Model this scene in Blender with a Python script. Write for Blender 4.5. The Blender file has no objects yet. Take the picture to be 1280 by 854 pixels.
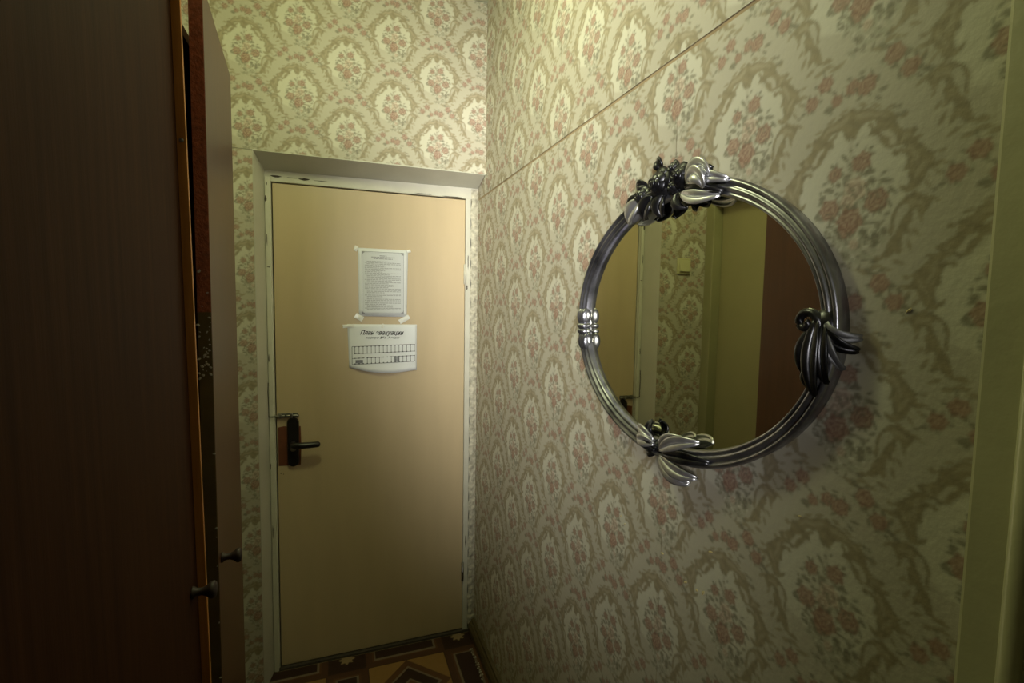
import bpy, bmesh, math, random
import numpy as np
from mathutils import Vector, Matrix, Euler
random.seed(7)
PI = math.pi
SC = bpy.context.scene
COL = SC.collection

# ---------------------------------------------------------------- camera
yaw, pitch, roll = math.radians(19.684), math.radians(-4.177), math.radians(.8824)
fwd = Vector((math.sin(yaw)*math.cos(pitch), math.cos(yaw)*math.cos(pitch), math.sin(pitch)))
rgt = Vector((math.cos(yaw), -math.sin(yaw), 0)); up = rgt.cross(fwd)
r2 = rgt*math.cos(roll) + up*math.sin(roll); u2 = up*math.cos(roll) - rgt*math.sin(roll)
cd = bpy.data.cameras.new('camera'); cam = bpy.data.objects.new('camera', cd); COL.objects.link(cam)
cd.sensor_width = 36; cd.lens = 617.7/1280*36; cd.clip_start = .02
m = Matrix((r2, u2, -fwd)).transposed().to_4x4(); m.translation = Vector((-.6227, -2.112, 1.5805))
cam.matrix_world = m
SC.camera = cam
# ---------------------------------------------------------------- world, lights, exposure
W = bpy.data.worlds.new('world'); SC.world = W; W.use_nodes = True
W.node_tree.nodes['Background'].inputs[0].default_value = (.75, .8, .7, 1)
W.node_tree.nodes['Background'].inputs[1].default_value = .015
def area(name, loc, rot, sx, sy, power, col):
    l = bpy.data.lights.new(name, 'AREA'); l.shape = 'RECTANGLE'; l.size = sx; l.size_y = sy; l.energy = power; l.color = col
    o = bpy.data.objects.new(name, l); COL.objects.link(o); o.location = loc; o.rotation_euler = rot; return o
wl_ = area('window_light', (-1.6, -4.4, 1.9), (PI/2+math.radians(2.5), 0, math.radians(-23)), 1.4, .9, 30, (1, .98, .93)); wl_.data.spread = math.radians(42)
pl = bpy.data.lights.new('ceiling_lamp', 'POINT'); pl.energy = 16; pl.color = (.93, 1, .52); pl.shadow_soft_size = .12
po = bpy.data.objects.new('ceiling_lamp', pl); COL.objects.link(po); po.location = (-.66, -.92, 2.6)
SC.view_settings.view_transform = 'Standard'; SC.view_settings.look = 'None'
SC.view_settings.exposure = -.04; SC.view_settings.gamma = 1
try: SC.view_settings.use_curve_mapping = False
except Exception: pass

# ---------------------------------------------------------------- materials
def mat(name, col, rough=.6, metal=0, noise=0, nscale=8, stretch=(1, 1, 1), bump=0, bscale=60, col2=None, coat=0, attr=None, spec=.5):
    M = bpy.data.materials.new(name); M.use_nodes = True; T = M.node_tree; N = T.nodes; L = T.links
    b = N['Principled BSDF']; b.inputs['Roughness'].default_value = rough; b.inputs['Metallic'].default_value = metal
    b.inputs['Specular IOR Level'].default_value = spec
    if coat: b.inputs['Coat Weight'].default_value = coat; b.inputs['Coat Roughness'].default_value = .3
    tc = N.new('ShaderNodeTexCoord'); mp = N.new('ShaderNodeMapping'); mp.inputs['Scale'].default_value = stretch
    L.new(tc.outputs['Object'], mp.inputs['Vector'])
    src = None
    if attr:
        a = N.new('ShaderNodeVertexColor'); a.layer_name = attr; src = a.outputs['Color']
    if noise or col2:
        n = N.new('ShaderNodeTexNoise'); n.inputs['Scale'].default_value = nscale; n.inputs['Detail'].default_value = 6
        L.new(mp.outputs[0], n.inputs['Vector'])
        if src:
            mx = N.new('ShaderNodeMixRGB'); mx.blend_type = 'MULTIPLY'; mx.inputs[0].default_value = noise
            L.new(src, mx.inputs[1]); L.new(n.outputs['Fac'], mx.inputs[2]); src = mx.outputs[0]
            g = N.new('ShaderNodeGamma')
        else:
            cr = N.new('ShaderNodeValToRGB'); cr.color_ramp.elements[0].position = .3; cr.color_ramp.elements[1].position = .7
            c2 = col2 or tuple(c*(1-noise) for c in col)
            cr.color_ramp.elements[0].color = (*c2, 1); cr.color_ramp.elements[1].color = (*col, 1)
            L.new(n.outputs['Fac'], cr.inputs[0]); src = cr.outputs[0]
    if src: L.new(src, b.inputs['Base Color'])
    else: b.inputs['Base Color'].default_value = (*col, 1)
    if bump:
        n2 = N.new('ShaderNodeTexNoise'); n2.inputs['Scale'].default_value = bscale; n2.inputs['Detail'].default_value = 4
        L.new(mp.outputs[0], n2.inputs['Vector'])
        bp = N.new('ShaderNodeBump'); bp.inputs['Strength'].default_value = bump; bp.inputs['Distance'].default_value = .004
        L.new(n2.outputs['Fac'], bp.inputs['Height']); L.new(bp.outputs[0], b.inputs['Normal'])
    return M
PAPER = mat('wallpaper_print', (1, 1, 1), .62, noise=.12, nscale=3.5, attr='Col', bump=.25, bscale=90, spec=.35)
PLASTER = mat('bare_plaster', (.5, .48, .42), .9, noise=.2, nscale=12, bump=.3)
GAPBROWN = mat('brown_gap', (.36, .27, .15), .9, noise=.3, nscale=20, bump=.3)
WHITE = mat('old_white_paint', (.60, .58, .48), .42, noise=.14, nscale=9, bump=.25, bscale=35)
REVEAL = mat('reveal_paint', (.56, .55, .46), .5, noise=.12, nscale=7, bump=.2, bscale=30)
CHIPGAP = mat('chip_and_gap_dark', (.07, .055, .04), .9, noise=.3, nscale=80)  # for paint chips, and the painted shade strip under the door
SCRAP = mat('torn_paper_edge', (.62, .58, .45), .8, noise=.5, nscale=60, bump=.5, bscale=120)
DOORM = mat('door_veneer', (.56, .44, .27), .34, noise=.07, nscale=5, stretch=(3, 3, .5), bump=.03, bscale=40, spec=.55)
OLIVET = mat('olive_trim_paint', (.30, .28, .15), .45, noise=.1, nscale=8)
OLIVED = mat('olive_door_paint', (.32, .285, .145), .5, noise=.08, nscale=6)
CASING = mat('olive_casing_paint', (.46, .44, .27), .38, noise=.14, nscale=10, bump=.25, bscale=40)
BLACKP = mat('black_handle', (.012, .01, .009), .35)
RUST = mat('red_brown_paint', (.17, .05, .02), .6, noise=.3, nscale=30)
STEEL = mat('dull_steel', (.32, .31, .28), .4, 1, noise=.3, nscale=40)
PAPERW = mat('white_sheet', (.8, .82, .84), .6, noise=.03, nscale=20)
PAPERG = mat('greyed_sheet', (.68, .70, .72), .6, noise=.03, nscale=20)
INK = mat('ink', (.02, .02, .025), .7); INKG = mat('grey_ink', (.30, .30, .32), .7)
TAPE = mat('cloudy_tape', (.86, .86, .82), .15, coat=.6)
SILVER = mat('antique_silver', (.42, .42, .47), .30, .9, col2=(.10, .10, .115), nscale=14, bump=.15, bscale=50)
PEWTER = mat('dark_pewter', (.10, .10, .11), .3, .9, col2=(.012, .012, .015), nscale=26, bump=.15, bscale=60)
LEAFS = mat('bright_silver_leaf', (.72, .72, .76), .36, .9, noise=.25, nscale=30, bump=.1, bscale=50)
SATIN = mat('satin_side', (.24, .24, .26), .5, .7, noise=.2, nscale=10)
GLASS = mat('mirror_glass', (.80, .80, .66), .015, 1)
PLAST = mat('cream_plastic', (.5, .47, .27), .4)
WARD = mat('wardrobe_veneer', (.052, .019, .007), .6, col2=(.032, .011, .004), nscale=6, stretch=(14, 14, .6), bump=.05, bscale=30, spec=.06)
WARD2 = mat('wardrobe_worn_veneer', (.075, .026, .010), .36, col2=(.055, .018, .007), nscale=5, stretch=(10, 10, .8), spec=.4)
BATTEN = mat('orange_wood', (.58, .24, .045), .45, col2=(.45, .17, .03), nscale=8, stretch=(20, 20, 1))
CHIPB = mat('chipboard_edge', (.36, .10, .045), .8, col2=(.2, .06, .03), nscale=120, bump=.6, bscale=200)
EDGEO = mat('worn_edge_lower', (.12, .09, .035), .6, noise=.3, nscale=30)
KNOBM = mat('knob_wood', (.02, .008, .005), .6)
INSIDE = mat('wardrobe_inside_shade', (.012, .008, .005), .9)  # near black: the shade inside the brown wardrobe is put into the colour
BASEB = mat('baseboard_paint', (.10, .072, .028), .45, noise=.3, nscale=14)
LINO = mat('printed_linoleum', (1, 1, 1), .45, noise=.2, nscale=30, attr='Col', spec=.4)
CEIL = mat('whitewash', (.6, .6, .5), .9, noise=.08, nscale=3)

# ---------------------------------------------------------------- helpers
def link(o, parent=None):
    COL.objects.link(o)
    if parent is not None: o.parent = parent
    return o
def obj(name, verts, faces, ma, parent=None, smooth=False):
    me = bpy.data.meshes.new(name); me.from_pydata([tuple(v) for v in verts], [], faces); me.update()
    me.materials.append(ma)
    if smooth: me.polygons.foreach_set('use_smooth', [True]*len(me.polygons))
    return link(bpy.data.objects.new(name, me), parent)
def from_bm(name, bm, ma, parent=None, smooth=False):
    me = bpy.data.meshes.new(name); bm.to_mesh(me); bm.free(); me.materials.append(ma)
    if smooth: me.polygons.foreach_set('use_smooth', [True]*len(me.polygons))
    return link(bpy.data.objects.new(name, me), parent)
def add_box(bm, a, b, bev=0):
    x0, y0, z0 = [min(p, q) for p, q in zip(a, b)]; x1, y1, z1 = [max(p, q) for p, q in zip(a, b)]
    v = [bm.verts.new(p) for p in ((x0,y0,z0),(x1,y0,z0),(x1,y1,z0),(x0,y1,z0),(x0,y0,z1),(x1,y0,z1),(x1,y1,z1),(x0,y1,z1))]
    fs = [bm.faces.new([v[i] for i in f]) for f in ((0,3,2,1),(4,5,6,7),(0,1,5,4),(1,2,6,5),(2,3,7,6),(3,0,4,7))]
    if bev:
        es = list({e for f in fs for e in f.edges})
        bmesh.ops.bevel(bm, geom=es, offset=bev, segments=2, affect='EDGES', profile=.5)
def box(name, a, b, ma, parent=None, bev=0):
    bm = bmesh.new(); add_box(bm, a, b, bev); return from_bm(name, bm, ma, parent)
def boxes(name, lst, ma, parent=None, bev=0):
    bm = bmesh.new()
    for a, b in lst: add_box(bm, a, b, bev)
    return from_bm(name, bm, ma, parent)
def lathe(name, prof, ma, parent=None, n=28):
    vs, fs = [], []
    for r, z in prof:
        for i in range(n): vs.append((r*math.cos(2*PI*i/n), r*math.sin(2*PI*i/n), z))
    for j in range(len(prof)-1):
        for i in range(n): fs.append((j*n+i, j*n+(i+1) % n, (j+1)*n+(i+1) % n, (j+1)*n+i))
    fs.append(tuple(range(n))[::-1]); fs.append(tuple((len(prof)-1)*n+i for i in range(n)))
    return obj(name, vs, fs, ma, parent, True)
def tube(name, pts, r, ma, parent=None, n=10):
    pts = [Vector(p) for p in pts]; vs, fs = [], []
    rr = r if isinstance(r, (list, tuple)) else [r]*len(pts)
    ref = Vector((.13, .31, .94)).normalized()
    for i, p in enumerate(pts):
        t = (pts[min(i+1, len(pts)-1)]-pts[max(i-1, 0)]).normalized()
        a = t.cross(ref).normalized(); b = t.cross(a)
        for k in range(n):
            q = 2*PI*k/n; vs.append(p+(a*math.cos(q)+b*math.sin(q))*rr[i])
    for i in range(len(pts)-1):
        for k in range(n): fs.append((i*n+k, i*n+(k+1) % n, (i+1)*n+(k+1) % n, (i+1)*n+k))
    fs.append(tuple(range(n))[::-1]); fs.append(tuple((len(pts)-1)*n+k for k in range(n)))
    return obj(name, vs, fs, ma, parent, True)
def empty(name, loc=(0, 0, 0)):
    o = bpy.data.objects.new(name, None); o.empty_display_size = .05; COL.objects.link(o); o.location = loc; return o
def tag(o, label=None, cat=None, group=None, kind=None):
    if label: o['label'] = label
    if cat: o['category'] = cat
    if group: o['group'] = group
    if kind: o['kind'] = kind
    return o
def struct(o, label=None): o['kind'] = 'structure'; return o

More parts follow.
